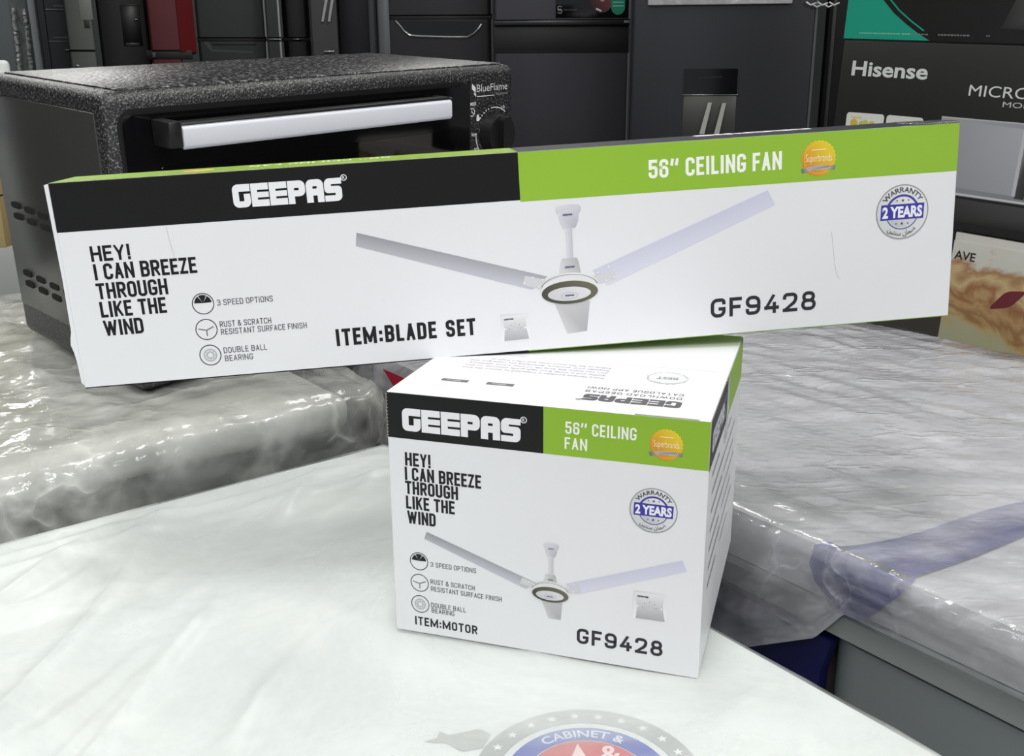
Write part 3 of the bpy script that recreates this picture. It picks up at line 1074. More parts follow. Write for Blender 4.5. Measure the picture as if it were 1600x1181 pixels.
icons(a, [(18.8, 53.9), (18.7, 38.0), (18.6, 22.1)], 6.5)
for s_, x, y, wd in [('3 SPEED OPTIONS', 26.9, 51.2, 32), ('RUST & SCRATCH', 26.5, 38.4, 31.2), ('RESISTANT SURFACE FINISH', 26.7, 33.2, 49.6), ('DOUBLE BALL', 26.4, 21, 24.8), ('BEARING', 26.7, 16.9, 16.2)]:
    a.stroke(s_, x, y, 3.5, wd, (78, 78, 84), .125, .5, .13)
a.build('feature_icons', mc)
a = Art(FM)
a.stroke('ITEM:MOTOR', 14.3, 5.9, 6.4, 44.8, (40, 40, 44), .18, .55, .14)
a.build('item_lettering', mc)
a = Art(FM)
a.stroke('GF9428', 127, 11.8, 10.9, 55.4, (46, 46, 52), .18, .66, .17)
a.build('model_number', mc)
a = Art(FM)
warranty(a, 173.3, 110.8, 14.6)
a.build('warranty_seal', mc)
a = Art(FM)
fan_picture(a, dict(
    b1=[(25, 76.2), (23.1, 71), (93, 45.2), (100, 50.4)], b2=[(119.3, 53), (126.1, 46.6), (195, 73.3), (192, 80.3)],
    b3=[(103.2, 39.4), (117.2, 39.4), (116.2, 26.6), (108, 26.6)], rod=(109.6, 56, 73, 1.4), can=(109.6, 79.9, 70.6, 5),
    motor=(109.2, 58.1, 50.4, 3.5, 4.4), disc=(109.2, 45.3, 12.5, 6.9), holes=[(95, 51), (98.5, 49.6), (96, 47), (121.4, 51.6), (125, 53.3), (124.4, 48.6)], hr=.4),
    [(109.6, 76, 3.6), (109.4, 54.2, 3.6), (109, 42.2, 4)])
a.build('fan_picture', mc)
a = Art(FM)
switch_plate(a, 162.8, 36.1, 183.4, 55.8)
a.build('switch_picture', mc)
a = Art(TM)
GT = (84, 84, 88)
geepas(a, 184, 30.2, 61.5, 12.2, GT, (232, 233, 236), flip=True)
a.stroke('DOWNLOAD GEEPAS', 182.6, 38.2, 4.2, 61, GT, .13, .7, .2, flip=True)
a.stroke('CATALOGUE APP NOW!', 182.6, 45.8, 4.2, 61, GT, .13, .7, .2, flip=True)
for x0 in (25.2, 56.4):
    a.rect(x0, 31.4, x0 + 18.4, 36, (104, 104, 108))
    a.rect(x0 + 3.8, 32.6, x0 + 13.4, 34, (176, 176, 180))
# seal
pts, cols = [], []
for k in range(40):
    rr_ = 14.2 * (1 if k % 2 else .9)
    an = k * 2 * math.pi / 40
    pts.append((167 + rr_ * math.cos(an), 77.5 + rr_ * math.sin(an)))
    cols.append((176 + 40 * (k % 3 == 0), 177 + 40 * (k % 3 == 0), 180 + 40 * (k % 3 == 0)))
a.poly(pts, None, cols)
a.up()
a.disc(167, 77.5, 12, (216, 217, 220), 40)
a.up()
a.text('BEST', 174, 79, 14, (128, 128, 132), 5, .01, flip=True)
for i, ln in enumerate(['Every Geepas product is inspected to ensure the best', 'quality and is made from high grade materials so that', 'you can enjoy the long life of your home appliance.', 'Register your product, download the catalogue and', 'follow us for the latest news and offers from us.']):
    a.text(ln, 127, 66 + i * 6.0, 99 - (i == 4) * 12, (140, 140, 146), 2.7, flip=True)
a.build('top_print', mc)
a = Art(TM, .05)
for q in ribbon([(2, 101), (60, 101.6), (203, 100.8)], .5):
    a.poly([tuple(p) for p in q], (196, 196, 198))
a.build('flap_seam', mc)
a = Art(TM, .05)
a.rect(160, .2, 198, 1.6, (170, 178, 140))
a.build('worn_edge', mc)
a = Art(RM, .05)
a.rect(.3, 139, 96, 170.2, (30, 30, 38))
a.rect(96, 139, 202, 170.2, (142, 182, 60))
geepas(a, 12, 146, 74, 14, (206, 208, 216), (30, 30, 38))
a.up()
for k, (x0, x1) in enumerate([(20, 60), (24, 92), (24, 86), (24, 96), (24, 78), (24, 90), (24, 70)]):
    a.rect(x0, 128 - k * 13, x1, 130.5 - k * 13, (150, 151, 158))
    a.rect(x0 + 70, 128 - k * 13, x1 + 74, 129.6 - k * 13, (170, 171, 178))
a.build('side_print', mc)
MB().box(ML - .008, ML + .0008, .086, .100, MH - .045, MH - .001, .0004, 1).build('clear_tape', M_tape, mc)
a = Art(FM, .07)
for k in range(26):
    z = 140 + 30 * k / 26
    a.rect(-.2, z, .5 + .5 * (k % 2), z + .7, (150, 148, 144))
a.build('worn_corner', mc)

# ------------------------------------------------------------------ black oven
def hammered(scale=430, hi=.2):
    m = mat('hammered_black_enamel', (30, 30, 32), .32, spec=.6)
    nt = m.node_tree
    b = nt.nodes['Principled BSDF']
    tc = nt.nodes.new('ShaderNodeTexCoord')
    v = nt.nodes.new('ShaderNodeTexNoise')
    v.inputs['Scale'].default_value = scale
    v.inputs['Detail'].default_value = 2
    nt.links.new(tc.outputs['Object'], v.inputs['Vector'])
    bp = nt.nodes.new('ShaderNodeBump')
    bp.inputs['Strength'].default_value = 1.0
    bp.inputs['Distance'].default_value = .0014
    nt.links.new(v.outputs['Fac'], bp.inputs['Height'])
    nt.links.new(bp.outputs['Normal'], b.inputs['Normal'])
    r = nt.nodes.new('ShaderNodeValToRGB')
    r.color_ramp.elements[0].color = (.010, .010, .011, 1)
    r.color_ramp.elements[1].color = (hi, hi, hi * 1.02, 1)
    r.color_ramp.elements[0].position, r.color_ramp.elements[1].position = .53, .74
    nt.links.new(v.outputs['Fac'], r.inputs['Fac'])
    nt.links.new(r.outputs['Color'], b.inputs['Base Color'])
    return m


M_ham = hammered()
M_roof = hammered(190, .3)  # coarser, paler enamel specks put sparkle into the roof colour
M_blackp = mat('black_plastic', (20, 20, 22), .4)
M_glass = mat('black_oven_glass', (8, 8, 10), .06, spec=.6)
M_alu = mat('brushed_aluminium_bar', (216, 218, 226), .45, metal=.0, bump=.05, bscale=300)
M_hole = mat('slot_shadow_black', (5, 5, 5), .9)
ov = thing('toaster_oven', 'black speckled table oven with silver handle, behind the long carton', 'oven', OV_O, OV_E)
W, D, H = OV_W, OV_D, OV_H
bm = MB()
bm.box(0, W, .0, D, .0, H, .012, 4)
body = bm.build('housing', M_ham, ov)
# raised roof panel with a groove round it
MB().box(.022, W - .014, .012, D - .014, H - .001, H + .0018, .0015, 2).build('roof_panel', M_roof, ov)
# left side: pressed panel and ventilation slots
MB().box(-.0018, .001, .02, D - .012, .04, H - .02, .0015, 2).build('side_panel', mat('satin_black_enamel', (58, 58, 57), .24, spec=1.0, bump=.08, bscale=500), ov)
m_ = MB()
for zc in (.1655, .1525, .0835, .0705):
    for k in range(6):
        off = .002 if zc in (.1525, .0705) else 0
        y = .253 - k * .0365 - off
        z = zc - k * .0006
        m_.boxv(-.0026, -.0012, y - .0115, y + .0115, z - .0033, z + .0033, .0026, 3, 0)
m_.build('vent_slots', M_hole, ov)['kind'] = 'stuff'
# front frame, door glass, handle
MB().boxv(.012, .489, -.0012, .004, .016, .2935, .016, 5, 1).build('door_surround', M_blackp, ov)
dr = MB().boxv(.0165, .484, -.006, -.001, .02, .288, .012, 5, 1).build('door', M_glass, ov)
dr['label'] = 'black glass door'
MB().boxv(.045, .455, -.0068, -.0055, .05, .235, .01, 4, 1).build('door_window', mat('dark_window_glass', (4, 4, 6), .03, spec=.7), dr)
hd = MB()
hd.boxv(.0575, .4185, -.043, -.037, .2555, .278, .004, 3, 0)
hd.build('handle_bar', M_alu, dr)['label'] = 'pale silver handle bar'
hb = MB()
hb.box(.0435, .0578, -.041, -.006, .257, .283, .002, 2)
hb.box(.4183, .4225, -.041, -.006, .257, .281, .002, 2)
hb.box(.045, .42, -.037, -.02, .258, .281, .002, 2)
hb.build('handle_bracket', M_blackp, dr)
MB().box(.489, .491, -.001, .0005, .02, .2935).build('panel_seam', M_blackp, ov)
for kz in (.2225, .150, .080):
    kb = MB()
    kb.cyl((.536, -.008, kz), (0, -1, 0), .0275, .0245, .016, 40)
    kb.boxv(.528, .544, -.026, -.012, kz - .024, kz + .024, .006, 3, 1)
    k_ = kb.build('knob', M_blackp, ov)
FO = lambda u, v, o: (u, -o - .0002, v)
a = Art(FO)
LW = (222, 224, 226)
a.text('BlueFlame', 503.6, 278.6, 57.6, LW, 9.2, -.008)
a.poly([(494.8, 289.5), (501.5, 284.5), (501.5, 277.5), (494.8, 282.5)], LW)
a.poly([(498.4, 278.6), (502, 276.4), (502, 272.6), (498.4, 275.6)], LW)
a.rect(504, 272.2, 536, 273.2, LW)
a.text('Appliances', 539, 272.6, 22, (150, 152, 154), 3.2)
a.build('maker_lettering', ov)
a = Art(FO)
a.text('TIMER', 486.5, 261.8, 16, LW, 4.2, .012)
a.ring(494.2, 253.6, 5.6, 4.5, LW, n=32)
a.rect(493.7, 252.8, 494.7, 257, LW)
a.poly([(494, 253.5), (497, 250.6), (497.6, 251.3), (494.8, 254)], LW)
a.build('timer_mark', ov)
a = Art(FO)
a.ring(536, 222.5, 35, 33.8, LW, 52, 100, 24)
for an in (108, 116, 124, 132, 139):
    a.disc(536 + 34.4 * math.cos(R(an)), 222.5 + 34.4 * math.sin(R(an)), 1.1, LW, 12)
a.poly(rounded([(502.5, 241.5, 1), (508.5, 241.5, 1), (509, 246, 1), (507.6, 246.6), (506.6, 250, 1), (503.8, 250, 1), (503, 246.4, 1)], 1.6), LW)
a.ring(536, 222.5, 35, 33.8, LW, 176, 215, 24)
a.disc(501.5, 224.6, 1.4, LW, 12)
a.text('90', 493, 222, 6.5, LW, 4.2)
a.text('80', 498, 203, 6.5, LW, 4.2)
a.text('10', 549.5, 254, 6.5, LW, 4.2)
a.text('20', 568.5, 226, 5.5, LW, 4.2)
a.build('dial_print', ov)
# foot that shows under the carton
ft = [(0.012, .012), (.552, .012), (.552, .275), (.012, .275)]
for x, y in ft:
    MB().box(x, x + .03, y, y + .02, -.004, .004, .002, 2).build('foot', M_blackp, ov)

# ------------------------------------------------------------------ stacked cartons at the right
HB = Matrix(((.631, .7751, .0322), (-.7741, .6318, -.0396), (-.051, 0, .9987))).to_4x4()
he = HB.to_euler()
HO = Vector((.5373, 1.65, .1458))
M_bcard = mat('black_carton_board', (19, 20, 18), .5, var=.08, vscale=14)


def hisense_art(p, face, off=.1):
    return Art(face, off)


def local(x, y, z):
    return HO + HB.to_3x3() @ Vector((x, y, z))


HF = lambda u, v, o: (u, -o, v)
HT = (198, 201, 200)
st = thing('microwave_carton', 'black microwave carton in the middle of the right-hand stack, with pale lettering', 'carton', local(0, 0, .001), he)
MB().box(-.031, .47, 0, .36, 0, .263, .002, 2).build('carton_body', M_bcard, st)
a = Art(HF)
a.text('Hisense', -10.5, 211.5, 128, HT, 21, .024)
a.build('maker_lettering', st)
a = Art(HF)
a.text('MICROWAVE', 184.5, 192.5, 168, HT, 15, 0)
a.build('product_lettering', st)
a = Art(HF)
a.text('MODEL', 236.5, 180.2, 60, (180, 182, 180), 7.4)
a.build('model_lettering', st)
a = Art(HF)
a.poly(rounded([(-8, 96, 1), (57, 96, 1), (57, 156, 1), (-9, 155, 1)], 5), (204, 206, 200))
a.poly(rounded([(61, 96, 1), (122, 96, 1), (122, 156, 1), (61, 156, 1)], 5), (200, 202, 196))
a.up()
rr = random.Random(9)
for k in range(26):
    x, y = 4 + rr.random() * 42, 104 + rr.random() * 38
    a.disc(x, y, 3 + rr.random() * 4, rr.choice([(140, 160, 60), (176, 186, 92), (196, 170, 70), (108, 132, 44), (206, 200, 150)]), 12)
    x, y = 68 + rr.random() * 44, 104 + rr.random() * 36
    a.disc(x, y, 3 + rr.random() * 4, rr.choice([(112, 84, 52), (170, 150, 110), (90, 96, 60), (190, 188, 176)]), 12)
a.rect(0, 147, 18, 149, (206, 180, 90))
a.build('food_pictures', st)
a = Art(HF)
G1, G2 = (150, 151, 156), (128, 129, 134)
a.poly([(150, 50), (420, 50), (420, 161), (150, 161)], None, [G2, (120, 121, 126), (136, 137, 141), G1])
a.up()
a.poly([(158, 62), (276, 60), (272, 153), (158, 157)], None, [(136, 137, 142), (150, 151, 156), (160, 161, 166), (142, 143, 148)])
a.poly([(276, 57), (290, 57), (290, 154), (276, 154)], None, [(60, 60, 62), (44, 44, 46), (70, 70, 72), (150, 150, 154)])
a.poly([(272, 60), (277, 60), (277, 152), (272, 152)], (176, 177, 181))
a.poly([(290, 57), (420, 57), (420, 154), (290, 154)], (132, 133, 137))
a.up()
a.rect(150, 51, 420, 54, (186, 187, 190))
a.rect(150, 159, 420, 161, (170, 171, 174))
a.poly([(150, 12), (420, 12), (420, 46), (150, 46)], None, [(30, 30, 29), (30, 30, 29), (78, 78, 78), (52, 52, 52)])
a.build('microwave_picture', st)

tp = thing('microwave_carton', 'black carton with a teal green corner, topmost of the right-hand stack', 'carton', local(0, 0, .2655), he)
MB().box(-.033, .47, 0, .36, 0, .28, .002, 2).build('carton_body', M_bcard, tp)
a = Art(HF)
TE = (24, 142, 118)
arc = [(110 - 108 * math.sin(t), 2 + 150 * (1 - math.cos(t))) for t in np.linspace(0, 1.35, 18)]
curve = [(112, 1), (92, 11), (70, 24), (48, 39), (28, 57), (10, 76), (-6, 96), (-16, 120), (-22, 150), (-26, 200), (-28, 270)]
a.poly([(-32.6, 1)] + curve + [(-32.6, 270)], TE)
c2 = [(p[0] + 8, p[1] + 4) for p in curve]
for q in ribbon(c2[1:], 2.2):
    a.poly([tuple(p) for p in q], TE)
a.build('green_corner', tp)
a = Art(HF)
a.poly([(215, 20), (400, 8), (400, 70), (230, 60)], None, [(34, 34, 33), (60, 60, 60), (120, 120, 122), (52, 52, 52)])
a.up()
rr = random.Random(3)
for seg in ((-6, 60), (66, 108), (124, 172), (196, 200)):
    x = seg[0]
    while x < seg[1]:
        l_ = 1.5 + rr.random() * 3
        a.rect(x, 8.5, x + l_, 10.5, (120, 170, 156) if x < 80 else (110, 112, 110))
        x += l_ + 1.2
a.build('appliance_picture', tp)


def food_mat():
    m = mat('printed_food_photo', (180, 150, 110), .45)
    nt = m.node_tree
    b = nt.nodes['Principled BSDF']
    tc = nt.nodes.new('ShaderNodeTexCoord')
    n1 = nt.nodes.new('ShaderNodeTexNoise')
    n1.inputs['Scale'].default_value = 15
    n1.inputs['Detail'].default_value = 6
    n1.inputs['Distortion'].default_value = 1.1
    nt.links.new(tc.outputs['Object'], n1.inputs['Vector'])
    sx = nt.nodes.new('ShaderNodeSeparateXYZ')
    nt.links.new(tc.outputs['Object'], sx.inputs[0])
    mr = nt.nodes.new('ShaderNodeMapRange')
    mr.inputs['From Min'].default_value, mr.inputs['From Max'].default_value = .08, .27
    mr.inputs['To Min'].default_value, mr.inputs['To Max'].default_value = 0, 1
    nt.links.new(sx.outputs['Z'], mr.inputs['Value'])
    ma = nt.nodes.new('ShaderNodeMath')
    ma.operation = 'MULTIPLY_ADD'
    ma.inputs[1].default_value, ma.inputs[2].default_value = .75, -.37
    nt.links.new(n1.outputs['Fac'], ma.inputs[0])
    ad = nt.nodes.new('ShaderNodeMath')
    ad.operation = 'ADD'
    nt.links.new(ma.outputs[0], ad.inputs[0])
    nt.links.new(mr.outputs[0], ad.inputs[1])
    r = nt.nodes.new('ShaderNodeValToRGB')
    e = r.color_ramp.elements
    e[0].position, e[0].color = 0, (*lin((168, 170, 150)), 1)
    e[1].position, e[1].color = 1, (*lin((196, 196, 190)), 1)
    for p_, c_ in [(.28, (172, 170, 138)), (.36, (182, 160, 112)), (.46, (150, 112, 76)), (.54, (180, 148, 104)), (.62, (148, 104, 68)), (.72, (196, 172, 128)), (.82, (158, 120, 82)), (.9, (196, 194, 184))]:
        x = e.new(p_)
        x.color = (*lin(c_), 1)
    nt.links.new(ad.outputs[0], r.inputs['Fac'])
    nt.links.new(r.outputs['Color'], b.inputs['Base Color'])
    return m


lw = thing('microwave_carton', 'pale carton with a printed food photo, lowest of the right-hand stack', 'carton', local(0, 0, -.282), he)
MB().box(.200, .69, .002, .36, 0, .2805, .002, 2).build('carton_body', mat('pale_carton_board', (188, 186, 180), .6), lw)
MB().box(.2005, .689, .0012, .004, .002, .268).build('food_picture', food_mat(), lw)
a = Art(lambda u, v, o: (u, .0010 - o, v))
a.text('MICROWAVE', 128 + 74, 239, 36, (40, 38, 34), 13, .012) if False else a.text('AVE', 204.5, 241, 32, (46, 42, 36), 12.5, .016)
a.build('lettering', lw)
a = Art(lambda u, v, o: (u, .0010 - o, v))
a.poly(rounded([(268, 176, 1), (300, 186, 1), (320, 214, 1), (290, 208, 1)], 8), (110, 46, 56))
a.build('jam_picture', lw)
bs = thing('appliance_stand', 'black low cabinet under the stack of microwave cartons', 'cabinet', local(0, 0, -.283), he)
MB().box(-.1, .75, -.004, .4, -.56, 0, .004, 2).build('cabinet_body', mat('black_cabinet', (18, 18, 20), .5), bs)
MB().box(-.1, .75, -.010, -.004, -.03, -.003, .002, 2).build('cabinet_rim', M_blackp, bs)

# ------------------------------------------------------------------ refrigerators behind
M_f = {}


def fm(rgb, rough=.34, metal=.35):
    k = (rgb, rough, metal)
    if k not in M_f:
        M_f[k] = mat('refrigerator_finish', rgb, rough, metal, bump=.02, bscale=60, var=.04, vscale=5)
    return M_f[k]


M_gap = mat('door_gap_black', (9, 9, 10), .5)
M_chrome = mat('chrome_trim', (150, 152, 154), .2, metal=.8)
M_dkface = mat('glossy_black_panel', (14, 15, 17), .12)


def fridge(label, x0, x1, Y, col, gaps=(), depth=.55, top=.98, rough=.34, edge=None, door=.05, side=None, radius=.012):
    """x0..x1 pixels of the front at depth Y, gaps: (y_top, y_bottom) pixels between doors"""
    # stand each one square to the line of sight along its inner side
    piv = at(x1 if x0 + x1 < 1600 else x0, 30, Y)
    th = math.atan2(-piv.x, Y)
    fx = Vector((math.cos(th), math.sin(th), 0))
    nrm = Vector((math.sin(th), -math.cos(th), 0))

    def hit(px, py):
        d = C_FWD * F_PX + C_RIGHT * (px - 800) - C_UP * (py - 590.5)
        q = piv.copy()
        q.z = CAM_H
        o = Vector((0, 0, CAM_H))
        return o + d * ((q - o).dot(nrm) / d.dot(nrm))
    org = hit(x0, 30)
    w_ = (hit(x1, 30) - org).dot(fx)

    def L(px, py, dy=0):
        v = hit(px, py)
        return Vector(((v - org).dot(fx), dy, v.z + .85))
    t = thing('refrigerator', label, 'refrigerator', (org.x, org.y, -.85), (0, 0, th))
    m = fm(col, rough)
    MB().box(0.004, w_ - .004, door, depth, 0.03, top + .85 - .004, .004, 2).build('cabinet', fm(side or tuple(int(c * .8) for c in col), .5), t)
    zs = [top]
    for (g0, g1) in gaps:
        zs += [L(x0, g0).z - .85, L(x0, g1).z - .85]
    zs.append(-.80)
    doors = []
    for i in range(0, len(zs), 2):
        d = MB().boxv(0, w_, 0, door - .003, zs[i + 1] + .85, zs[i] + .85, radius, 4, 2).build('door', m, t)
        doors.append(d)
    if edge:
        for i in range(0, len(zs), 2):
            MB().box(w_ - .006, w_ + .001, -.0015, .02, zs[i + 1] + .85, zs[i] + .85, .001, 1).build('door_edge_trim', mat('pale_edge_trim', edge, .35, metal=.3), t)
    for k in range(4):
        MB().cyl((.05 + (w_ - .1) * (k % 2), .1 + (depth - .2) * (k // 2), .015), (0, 0, 1), .02, .02, .03, 12).build('foot', M_gap, t)

    return t, doors, L


def plate(L, parent, name, m, px0, py0, px1, py1, d0, d1, bev=.002, dy=0, rad=None, tall=False):
    a_, b_ = L(px0, py1), L(px1, py0)
    if tall:
        a_.z, b_.z = .05, 1.8
    mb = MB()
    if rad:
        mb.boxv(a_.x, b_.x, d0, d1, a_.z, b_.z, rad, 4, 1)
    else:
        mb.box(a_.x, b_.x, d0, d1, a_.z, b_.z, bev, 2)
    return mb.build(name, m, parent)


# right: big refrigerator with a water dispenser
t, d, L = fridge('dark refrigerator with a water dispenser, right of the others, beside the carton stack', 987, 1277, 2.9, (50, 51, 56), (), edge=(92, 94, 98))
ds = plate(L, t, 'dispenser_panel', M_dkface, 1067, 107, 1153, 149, -.004, .01, rad=.003)
rc = plate(L, t, 'dispenser_recess', mat('dispenser_grey', (70, 72, 68), .4, metal=.4), 1064, 149, 1151, 236, -.002, .008)
plate(L, t, 'dispenser_lip', M_chrome, 1065, 147.4, 1152, 149, -.006, .004, .0004)
for (x0, x1, y0, y1) in ((1109, 1096, 160, 209), (1131, 1119, 161, 209)):
    m_ = MB()
    m_.prism([tuple(L(x0 - 3, y0) + Vector((0, -.01, 0))), tuple(L(x0 + 3, y0) + Vector((0, -.01, 0))), tuple(L(x1 + 4, y1) + Vector((0, -.014, 0))), tuple(L(x1 - 4, y1) + Vector((0, -.014, 0)))], (0, .006, 0))
    m_.build('paddle', mat('clear_paddle', (168, 170, 164), .25), rc)
a = Art(lambda u, v, o: (u, -.0045 - o, v))
p = L(1092, 122)
a.text('WATER DISPENSER', p.x * 1000, p.z * 1000, 62, (42, 46, 50), 5)
a.build('panel_lettering', t)
plate(L, t, 'protective_film', film_mat('loose_film', (206, 204, 208), .5, .8, 30, .15, .8), 1012, -30, 1240, 9, -.012, -.004, .003)
m_ = MB()
for k in range(5):
    p = L(1266 + k * 9, 6 + 3 * (k % 2))
    m_.tube([p + Vector((-.012, -.008, .004)), p + Vector((0, -.014, -.004)), p + Vector((.014, -.006, .002))], .0022, 6)
m_.build('film_shreds', film_mat('film_shred', (220, 220, 222), .5, .8, 30), t)

t, d, L = fridge('tall black refrigerator side seen between dispenser refrigerator and carton stack', 1290, 1334, 3.3, (24, 24, 26), (), edge=None)
plate(L, t, 'hinge_cover', mat('dark_trim', (40, 40, 42), .4), 1300, 30, 1306, 30, -.004, .01, .001, tall=True)

# black sticker refrigerator
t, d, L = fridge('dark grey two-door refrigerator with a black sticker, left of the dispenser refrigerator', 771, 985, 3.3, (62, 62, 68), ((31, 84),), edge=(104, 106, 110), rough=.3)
plate(L, t, 'door_gap', M_gap, 772, 31, 984, 84, .016, .05)
plate(L, t, 'upper_grip', mat('grip_black', (24, 25, 26), .3), 772, 31, 984, 40, .002, .02)
plate(L, t, 'lower_trim', mat('lit_trim', (104, 106, 110), .3, metal=.4), 772, 83.2, 984, 84.6, -.001, .01, .0004)
plate(L, t, 'hinge', mat('hinge_grey', (88, 92, 92), .4), 975, 32, 984, 36, -.001, .01, .0005)
bp2 = plate(L, t, 'black_sticker', M_dkface, 868, -40, 983, 28, -.0025, .004, .0008)
a = Art(lambda u, v, o: (u, -.0027 - o, v))
p = L(871, 20)
k = 3.3 / F_PX * 1000
a.ring(p.x * 1000 + 3.4 * k, p.z * 1000 + 6 * k, 3.4 * k, 2.6 * k, (168, 170, 170), 30, 330, 24)
a.ring(p.x * 1000 + 3.4 * k, p.z * 1000 + 2.2 * k, 3.4 * k, 2.6 * k, (168, 170, 170), -150, 150, 24)
a.text('Smart Inverter', p.x * 1000 + 9 * k, p.z * 1000 + 3 * k, 20 * k, (96, 98, 100), 2.6 * k)
a.build('maker_print', t)
a = Art(lambda u, v, o: (u, -.0027 - o, v))
p = L(940, 2)
a.disc(p.x * 1000, p.z * 1000, 16 * k, (52, 26, 30), 40, 1.0, (110, 58, 64))
a.up()
a.disc(p.x * 1000 + 1 * k, p.z * 1000 + 5 * k, 4 * k, (170, 130, 134), 20, 1.4)
a.poly([(p.x * 1000 - 9 * k, p.z * 1000 - 11 * k), (p.x * 1000 - 1 * k, p.z * 1000 - 14.4 * k), (p.x * 1000 + 1 * k, p.z * 1000 - 13 * k), (p.x * 1000 - 7 * k, p.z * 1000 - 9 * k)], (200, 196, 196))
a.up()
a.build('picture_print', t)
a = Art(lambda u, v, o: (u, -.0030 - o, v))
p = L(966, 0)
a.poly(rounded([(p.x * 1000 - 10 * k, p.z * 1000 - 20.5 * k, 1), (p.x * 1000 + 10 * k, p.z * 1000 - 20.5 * k, 1), (p.x * 1000 + 10.5 * k, p.z * 1000 + 20 * k), (p.x * 1000 - 10.5 * k, p.z * 1000 + 20 * k)], 10 * k), (18, 112, 88))
a.up()
for q in (-4, -9):
    a.rect(p.x * 1000 - 8 * k, p.z * 1000 + q * k, p.x * 1000 + 8 * k, p.z * 1000 + (q + 1.6) * k, (96, 176, 154))
a.build('green_tag_print', t)

# curved-handle refrigerator
t, d, L = fridge('black refrigerator with a smile-shaped chrome handle recess, above the right end of the oven', 590, 770, 3.5, (40, 40, 43), ((23.5, 31),), edge=(84, 86, 88), radius=.02)
plate(L, t, 'door_gap', M_gap, 608, 23.5, 768, 31, .008, .05)
plate(L, t, 'left_trim', mat('column_grey', (74, 76, 80), .35, metal=.3), 590, 30, 609, 30, -.006, .03, .006, tall=True)
pts = [(618, 31.5), (624, 38), (632, 48), (640, 54), (652, 55.5), (700, 57), (730, 57), (740, 52), (748, 44), (755, 33.5)]
rec = [tuple(L(*q) + Vector((0, -.0015, 0))) for q in pts]
MB().prism(rec, (0, .004, 0)).build('handle_recess', M_dkface, t)
arc = []
for i in range(len(pts) - 1):
    for s_ in np.linspace(0, 1, 4)[:-1]:
        q = (pts[i][0] + s_ * (pts[i + 1][0] - pts[i][0]), pts[i][1] + s_ * (pts[i + 1][1] - pts[i][1]) + 1)
        arc.append(L(*q) + Vector((0, -.003, 0)))
MB().tube(arc, .0042, 8).build('handle_trim', M_chrome, t)

t, d, L = fridge('tall blue-black refrigerator panel left of the smile-handle refrigerator', 526, 588, 3.8, (31, 32, 37), (), depth=.15)
plate(L, t, 'edge_column', mat('blue_grey_column', (58, 61, 66), .4, metal=.3), 575, 30, 589.5, 30, -.006, .02, .004, tall=True)

t, d, L = fridge('grey refrigerator with a tall lit dispenser niche, behind the middle of the oven', 485, 528, 3.6, (62, 62, 63), (), radius=.006, depth=.25)
for (x0, x1) in ((512, 504), (521, 514)):
    m_ = MB()
    m_.prism([tuple(L(x0 - 2.4, -12) + Vector((0, -.008, 0))), tuple(L(x0 + 2.4, -12) + Vector((0, -.008, 0))), tuple(L(x1 + 1.8, 34) + Vector((0, -.012, 0))), tuple(L(x1 - 1.8, 34) + Vector((0, -.012, 0)))], (0, .006, 0))
    m_.build('paddle', mat('clear_paddle', (150, 152, 150), .25), t)
plate(L, t, 'drip_tray', M_chrome, 506, 79.5, 522, 82, -.012, .004, .001)

t, d, L = fridge('narrow black refrigerator with a thin chrome handle line, left of the lit niche', 441, 484, 3.9, (40, 40, 41), ((58, 65),), depth=.25, radius=.02)
plate(L, t, 'door_gap', M_gap, 441, 58, 485, 65, .01, .05)
plate(L, t, 'handle_line', M_chrome, 457, 60.5, 472, 62, -.004, .004, .0008)

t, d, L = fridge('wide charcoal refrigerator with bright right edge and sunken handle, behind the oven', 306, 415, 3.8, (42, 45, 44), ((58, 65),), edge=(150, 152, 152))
plate(L, t, 'door_gap', M_gap, 308, 58, 414, 65, .012, .05)
rec = [tuple(L(*q) + Vector((0, -.001, 0))) for q in ((318, 65), (326, 65), (332, 77), (396, 80), (396, 83), (330, 81))]
MB().prism(rec, (0, .003, 0)).build('handle_recess', mat('recess_rim', (66, 68, 68), .3, metal=.4), t)
plate(L, t, 'handle_shadow', M_gap, 332, 65, 400, 71, -.0006, .01, .0004)
t, d, L = fridge('slim charcoal refrigerator strip with bright right edge, right of the sunken-handle one', 416, 437, 3.7, (44, 45, 46), ((58, 65),), depth=.2, edge=(150, 152, 152), radius=.004)
plate(L, t, 'door_gap', M_gap, 417, 58, 436, 65, .012, .05)
plate(L, t, 'gap_glint', M_chrome, 421, 60.5, 439, 62, -.003, .003, .0006)

# red one
t, d, L = fridge('red refrigerator with a black gap between its doors, behind the oven', 231, 279, 3.7, (92, 34, 40), ((78, 93),), edge=None, rough=.45, side=(104, 12, 16), radius=.008)
m_ = MB()
p0, p1 = L(279, 30), L(305, 81)
p0.z = L(279, -40).z
p1.x = L(303, 30).x
m_.prism([(p0.x - .003, .002, p1.z), (p1.x, .03, p1.z), (p1.x, .55, p1.z), (p0.x - .003, .55, p1.z)], (0, 0, p0.z - p1.z))
m_.build('side_panel', mat('bright_red_side', (110, 16, 20), .4), t)
plate(L, t, 'door_gap', M_gap, 228, 78, 300, 93, .012, .05)
plate(L, t, 'hinge', mat('hinge_grey', (70, 70, 70), .4), 238, 82, 243, 90, -.002, .014, .001)

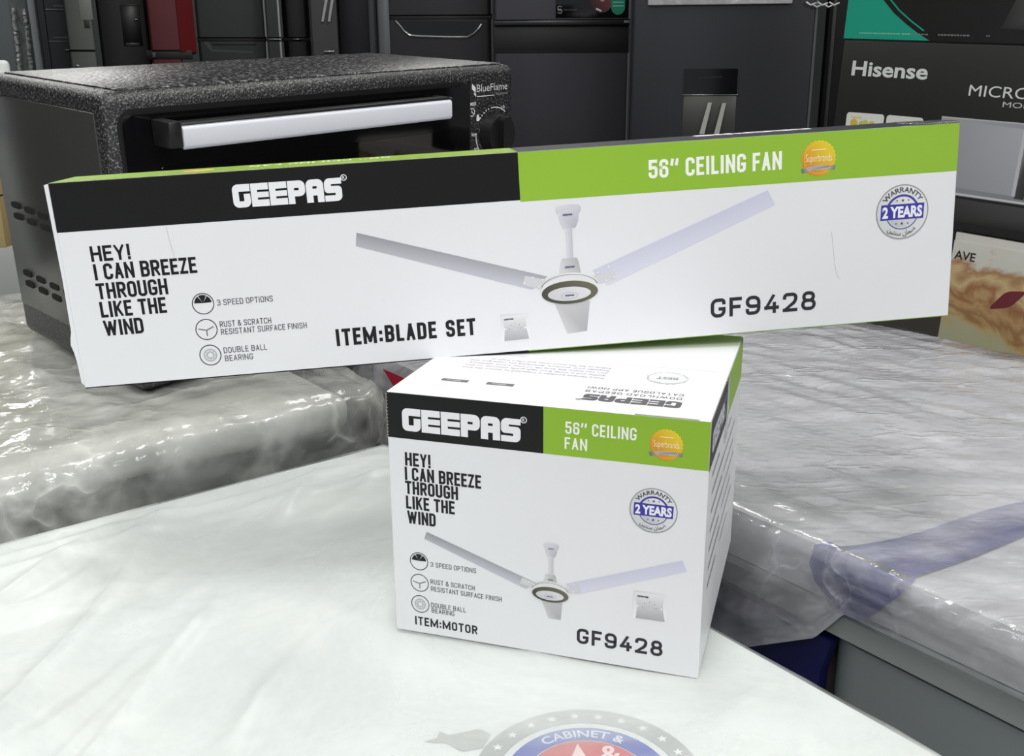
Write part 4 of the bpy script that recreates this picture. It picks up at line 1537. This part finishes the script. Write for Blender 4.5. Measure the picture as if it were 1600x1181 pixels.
t, d, L = fridge('dark green-grey refrigerator with a small dispenser niche, left of the red one', 152, 231, 3.9, (46, 49, 47), ())
plate(L, t, 'dispenser_recess', mat('niche_dark', (28, 30, 30), .3), 194, 8, 217, 72, -.002, .008, .001)
plate(L, t, 'dispenser_lip', mat('niche_lip', (70, 74, 72), .3), 193, 7, 218, 9, -.004, .004, .0006)
plate(L, t, 'nozzle', M_chrome, 209.5, 29.5, 216, 32.5, -.012, .0, .002)
plate(L, t, 'drip_tray', mat('niche_lip', (70, 74, 72), .3), 197, 67, 218, 72, -.006, .004, .0006)

t, d, L = fridge('pale green-grey narrow refrigerator with a silver sticker on its upper door', 101.5, 145, 3.5, (104, 110, 104), ((77.5, 81),), radius=.008, rough=.45)
plate(L, t, 'door_gap', M_gap, 102, 77.5, 148, 81, .012, .05)
plate(L, t, 'silver_sticker', mat('silver_label', (150, 154, 148), .4), 126, -20, 139.5, 31, -.0015, .004, .0003)
plate(L, t, 'dark_sticker', mat('dark_label', (44, 48, 46), .5), 132.5, 31.5, 139.5, 44, -.0015, .004, .0003)
plate(L, t, 'glint_screw', M_chrome, 118, 101, 123, 105, -.003, .003, .001)

t, d, L = fridge('blue-grey drawer refrigerator with thin handle lines, between black panel and green-grey one', 68, 106, 4.1, (58, 63, 67), ((15, 17), (64, 66)), radius=.006)
for y in (9, 58.5):
    a_, b_ = L(83, y), L(106, y)
    MB().box(a_.x, b_.x, -.002, .002, a_.z - .002, a_.z + .002).build('handle_recess', mat('line_grey', (104, 110, 112), .3, metal=.4), t)
    plate(L, t, 'drawer_edge', mat('line_grey', (104, 110, 112), .3, metal=.4), 71, y + 5.6, 106, y + 7, -.002, .004, .0004)

t, d, L = fridge('black slab refrigerator edge, left of the drawer refrigerator', 59, 72, 2.9, (16, 19, 22), (), depth=.2, radius=.004)
t, d, L = fridge('film-wrapped grey refrigerator at the far left behind the oven', -60, 58, 3.0, (84, 92, 92), (), side=(70, 74, 74))
plate(L, t, 'light_column', mat('pale_column', (112, 116, 118), .5), 46, 30, 57.5, 30, -.012, .004, .002, tall=True)
plate(L, t, 'padding_strip', mat('padding_grey', (76, 82, 80), .8, var=.3, vscale=40), 18, 30, 44, 30, -.008, .004, .002, tall=True)
rr = random.Random(12)
for px in (21, 38.5):
    pts = []
    for k in range(40):
        p = L(px + k * .33 + rr.uniform(-1.2, 1.2), 14 + k * 3)
        pts.append(p + Vector((0, -.011 + rr.uniform(-.003, .002), 0)))
    MB().tube(pts, .006, 6).build('film_fold', mat('film_fold_pale', (120, 125, 125), .35), t)

# white appliance and brown carton that peep out at the far left
wp0 = at(14, 94, 2.0)
wm = thing('washing_machine', 'white rounded appliance corner peeping out above the oven at far left', 'appliance', (wp0.x, 2.0, -.85), (0, 0, R(28)))
MB().box(-.5, 0, 0, .45, 0, wp0.z + .85, .008, 3).build('cabinet', M_white, wm)
MB().box(-.49, -.012, -.004, .01, wp0.z + .85 - .11, wp0.z + .85 - .02, .004, 2).build('control_panel', mat('off_white_panel', (206, 210, 212), .4), wm)
cb = at(-150, 388, 1.55)
bx_ = thing('brown_carton', 'plain brown cardboard carton at the left edge behind the oven', 'carton', (cb.x, 1.55, cb.z))
cx1 = at(10, 388, 1.55).x - cb.x
MB().box(0, cx1, 0, .2, 0, .16, .002, 2).build('carton_body', mat('brown_cardboard', (168, 148, 104), .8, var=.05), bx_)
MB().box(.0, cx1, -.001, .2, .078, .081, .0004, 1).build('flap_seam', mat('cardboard_edge', (140, 120, 84), .9), bx_)
